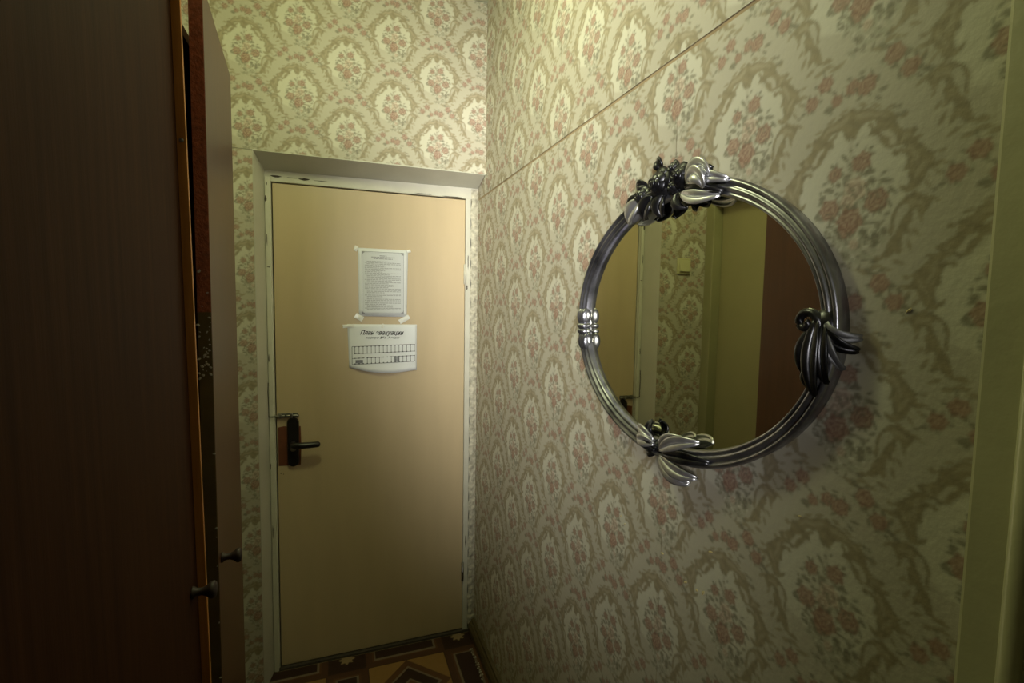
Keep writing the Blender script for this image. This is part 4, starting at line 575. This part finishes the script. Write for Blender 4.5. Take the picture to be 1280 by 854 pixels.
# lean: pivot around z = 1.85
ang = math.atan(.0105/.87)
dn.matrix_local = Matrix.Translation(dn.location) @ Matrix.Translation((0, 0, 1.85)) @ Matrix.Rotation(ang, 4, 'Y').inverted() @ Matrix.Translation((0, 0, -1.85)) @ Matrix.Rotation(0, 4, 'Z')
for zz in (1.83, .62):
    h = lathe('screw_head', [(.0, 0), (.0035, 0), (.003, .0012), (0, .0012)], STEEL, dn, 10); h.location = (.006, -.0006, zz); h.rotation_euler = (PI/2, 0, 0)
knob(dn, (0, -.034, 1.112), (0, PI/2, 0))

# ---------------------------------------------------------------- the oval mirror
MC = Vector((0, -1.3105, 1.552))      # centre on the wall plane; local: a = towards viewer(-y) , b = up, c = off the wall (-x)
mr = empty('wall_mirror', MC)
tag(mr, 'oval wall mirror in a silver grey carved frame with roses and leaves', 'mirror')
def ml(a, b, c): return Vector((-c, -a, b))
RA, RB = .350, .262
prof = [(0, .001), (0, .012), (.0005, .022), (-.001, .0255), (-.004, .028), (-.007, .0265), (-.0095, .022), (-.0115, .0215), (-.0135, .025), (-.0165, .0262), (-.0195, .0245), (-.0215, .020), (-.0225, .0195), (-.0245, .0215), (-.027, .0215), (-.029, .018), (-.030, .010), (-.030, .001)]
N = 192; vs, fs = [], []
for i in range(N):
    t = 2*PI*i/N
    p = Vector((RA*math.cos(t), RB*math.sin(t))); nn = Vector((math.cos(t)/RA, math.sin(t)/RB)).normalized()
    for o_, h_ in prof:
        o2 = o_+.004*min(1, h_/.02); q = p+nn*o2; vs.append(ml(q.x, q.y, h_))
k = len(prof)
for i in range(N):
    for j in range(k): fs.append((i*k+j, ((i+1) % N)*k+j, ((i+1) % N)*k+(j+1) % k, i*k+(j+1) % k))
fro = obj('frame', vs, fs, SILVER, mr, True)
N2 = 96; a0, b0 = RA-.025, RB-.025
vs = [ml(a0*math.cos(2*PI*i/N2), b0*math.sin(2*PI*i/N2), .010) for i in range(N2)]+[ml(a0*math.cos(2*PI*i/N2), b0*math.sin(2*PI*i/N2), .006) for i in range(N2)]
gl = obj('mirror_glass', vs, [tuple(range(N2)), tuple(range(N2, 2*N2))[::-1]]+[(i, N2+i, N2+(i+1) % N2, (i+1) % N2) for i in range(N2)], GLASS, mr)
gl.rotation_euler = (0, 0, math.radians(-.42))
def fpt(deg, off=0):
    """point on the middle of the frame at an angle (0 = towards viewer end, 90 = top) and its outward and along directions"""
    t = math.radians(deg); p = Vector((RA*math.cos(t), RB*math.sin(t))); nn = Vector((math.cos(t)/RA, math.sin(t)/RB)).normalized()
    return p+nn*off, nn, Vector((-nn.y, nn.x))
def leaf(name, base, ang, L, w, h0, lift, bend, ma, parent, curl=.35, lobes=0, n=16):
    """a carved leaf: base (a, b), direction angle, length, half width, arched over the frame; bend turns it sideways, lift raises the tip"""
    vs, fs = [], []; x, y = base; a = ang; m_ = 8
    for i in range(n+1):
        s = i/n; wd_ = w*(math.sin(PI*min(1, s*.92+.06))**.75)*(1+(.22*math.sin(s*PI*lobes*2) if lobes else 0))*(1 if s < 1 else .02)
        hh = h0+lift*s+.008*math.sin(s*PI)-curl*L*max(0, s-.7)**2*2
        dx, dy = math.cos(a), math.sin(a)
        for j in range(m_+1):
            q = (j/m_-.5)*2
            z = hh+.45*w*(abs(q)**1.4)*(1-s*.5)-.0016*math.cos(q*PI*2)-(.0030 if j == m_//2 else 0)
            vs.append(ml(x-dy*q*wd_, y+dx*q*wd_, z))
        x += dx*L/n; y += dy*L/n; a += bend/n
    for i in range(n):
        for j in range(m_): fs.append((i*(m_+1)+j, i*(m_+1)+j+1, (i+1)*(m_+1)+j+1, (i+1)*(m_+1)+j))
    o = obj(name, vs, fs, ma, parent, True); md = o.modifiers.new('t', 'SOLIDIFY'); md.thickness = .0045; md.offset = -1
    return o
def rose(base, h, R, ma, parent, seed=0, tilt=(0, 0)):
    vs, fs = [], []; rr = random.Random(seed)
    def petal(a0_, span, r, hz_, cup):
        k = len(vs); n, m_ = 10, 5
        for i in range(n+1):
            t = a0_+span*(i/n-.5)
            for j in range(m_+1):
                s = j/m_; rad = r*(.28+.72*s)*(1-.10*abs(i/n-.5)*2*s); z = hz_*(1-cup*s*s)+.0022*math.sin(s*PI)-.003*s*(abs(i/n-.5)*2)**2
                vs.append((rad*math.cos(t), rad*math.sin(t), z+(.0022 if j == m_ else 0)))
        for i in range(n):
            for j in range(m_): fs.append((k+i*(m_+1)+j, k+(i+1)*(m_+1)+j, k+(i+1)*(m_+1)+j+1, k+i*(m_+1)+j+1))
    for ring, (cnt, rf, hf, cup) in enumerate([(5, 1, .55, .75), (5, .76, .8, .5), (4, .52, 1.0, .2), (3, .30, 1.12, -.05)]):
        for i in range(cnt): petal(2*PI*i/cnt+ring*.6+rr.random()*.3, 2*PI/cnt*1.25, R*rf, R*.75*hf, cup)
    o3 = []
    for x, y, z in vs: o3.append(ml(base[0]+x+z*tilt[0], base[1]+y+z*tilt[1], h+z))
    o = obj('rose', o3, fs, ma, parent, True); md = o.modifiers.new('t', 'SOLIDIFY'); md.thickness = .0022; md.offset = 0
    # heart of the bud
    bm = bmesh.new(); bmesh.ops.create_icosphere(bm, subdivisions=2, radius=R*.30)
    for v in bm.verts:
        c = v.co.copy(); v.co = ml(base[0]+c.x+R*.6*tilt[0], base[1]+c.y+R*.6*tilt[1], h+R*.62+c.z*1.2)
    from_bm('rose_heart', bm, ma, o, True)
    return o
D = math.radians
def A2(y, z): return (-(y-MC.y), z-MC.z)        # wall (y, z) -> mirror local
# --- flower spray at the top: roses, leaves to both sides
rose(A2(-1.285, 1.822), .020, .033, PEWTER, mr, 1, (.1, -.15))
rose(A2(-1.222, 1.808), .016, .024, PEWTER, mr, 2)
rose(A2(-1.345, 1.820), .018, .027, PEWTER, mr, 3)
rose(A2(-1.190, 1.806), .012, .012, PEWTER, mr, 4)
rose(A2(-1.325, 1.806), .018, .018, PEWTER, mr, 6)
rose(A2(-1.318, 1.842), .016, .016, PEWTER, mr, 7)
for (y, z, an, L, w, h0, lift, bend, ma, cu) in [
        (-1.375, 1.800, 66, .080, .015, .026, .012, -2.5, LEAFS, .1), (-1.385, 1.802, 38, .060, .014, .036, .006, -2.3, LEAFS, .1),
        (-1.375, 1.803, 4, .092, .011, .030, .0, -.5, LEAFS, .3), (-1.370, 1.792, -12, .085, .009, .028, 0, -.1, PEWTER, .3),
        (-1.362, 1.785, -24, .088, .012, .030, 0, .45, LEAFS, .3), (-1.345, 1.786, -34, .055, .010, .018, 0, .6, PEWTER, .3), (-1.38, 1.812, 18, .05, .008, .030, 0, -.6, PEWTER, .3),
        (-1.225, 1.800, 212, .065, .020, .022, .0, .2, LEAFS, .5), (-1.215, 1.812, 195, .060, .012, .016, 0, .3, PEWTER, .3),
        (-1.300, 1.796, 246, .040, .020, .022, 0, .5, PEWTER, .3), (-1.265, 1.800, 225, .050, .020, .022, 0, .3, PEWTER, .3), (-1.340, 1.792, 285, .034, .016, .020, 0, .7, PEWTER, .3),
        (-1.230, 1.830, 160, .036, .010, .014, 0, .6, PEWTER, .3), (-1.28, 1.85, 110, .028, .012, .014, 0, .6, PEWTER, .3)]:
    leaf('leaf', A2(y, z), D(an), L, w, h0, lift, bend, ma, mr, cu)
# --- clasp at the far end
for k_, (zo, ln) in enumerate([(.034, .022), (.0095, .0085), (-.0045, .0085), (-.030, .023)]):
    bm = bmesh.new(); bb_ = -.030+zo; aa_ = -(RA-.013)*math.sqrt(1-(bb_/(RB-.01))**2)
    for sgn in (-1, 0, 1):
        bmesh.ops.create_uvsphere(bm, u_segments=16, v_segments=10, radius=1, matrix=Matrix.Translation(ml(aa_+sgn*.0105, bb_, .018)) @ Matrix.Diagonal((.0155, .0088, ln, 1)))
    from_bm('clasp_bead', bm, SILVER, mr, True)
# --- leaf bow at the bottom
rose(A2(-1.305, 1.306), .018, .014, PEWTER, mr, 8)
for (y, z, an, L, w, h0, lift, bend, ma, cu) in [
        (-1.298, 1.310, 175, .060, .012, .024, 0, .35, LEAFS, .3), (-1.300, 1.300, 165, .055, .011, .022, 0, -.2, PEWTER, .3), (-1.295, 1.316, 150, .060, .011, .022, 0, .5, LEAFS, .3),
        (-1.285, 1.322, 120, .030, .010, .018, 0, -.6, PEWTER, .3), (-1.30, 1.295, 200, .035, .010, .016, 0, -.4, PEWTER, .3),
        (-1.318, 1.310, 48, .070, .010, .024, .0, -.8, LEAFS, .3), (-1.325, 1.306, 34, .105, .013, .028, .0, -.45, LEAFS, .3), (-1.335, 1.300, 14, .115, .011, .028, 0, -.2, PEWTER, .3),
        (-1.322, 1.292, -20, .095, .013, .024, .0, .45, LEAFS, .3), (-1.315, 1.288, -40, .085, .012, .020, .0, .8, LEAFS, .3), (-1.318, 1.306, 60, .035, .009, .020, 0, -.5, PEWTER, .3)]:
    leaf('leaf', A2(y, z), D(an), L, w, h0, lift, bend, ma, mr, cu)
# --- acanthus at the viewer's end
sc = []
for i in range(26):
    t = i/25; r_ = .015*(1-t)+.003; a_ = D(-40)+t*D(430); sc.append(ml(.312+r_*math.cos(a_), .012+r_*math.sin(a_), .028+.006*t))
tube('scroll', sc, [.007*(1-.4*i/25) for i in range(26)], PEWTER, mr, 12)
for (a_, b_, an, L, w, h0, lift, bend, ma) in [
        (.328, .016, -94, .100, .011, .026, 0, .12, PEWTER), (.319, .004, -100, .060, .010, .024, 0, -.1, PEWTER), (.336, .010, -84, .075, .009, .024, 0, -.1, PEWTER),
        (.338, .004, -80, .052, .0085, .024, -.010, .3, SATIN), (.338, .008, -70, .044, .008, .024, -.014, 1.0, PEWTER), (.338, .012, -62, .040, .007, .024, -.014, 1.3, SATIN),
        (.318, -.012, -125, .026, .006, .020, 0, .4, PEWTER), (.318, -.030, -122, .028, .006, .018, 0, .4, PEWTER), (.320, -.048, -118, .028, .006, .018, 0, .4, PEWTER)]:
    leaf('leaf', (a_, b_), D(an), L, w, h0, lift, bend, ma, mr, .2)
bm = bmesh.new()
bmesh.ops.create_uvsphere(bm, u_segments=20, v_segments=12, radius=1, matrix=Matrix.Translation(ml(.331, .006, .018)) @ Matrix.Diagonal((.015, .020, .026, 1)))
from_bm('acanthus_heart', bm, PEWTER, mr, True)
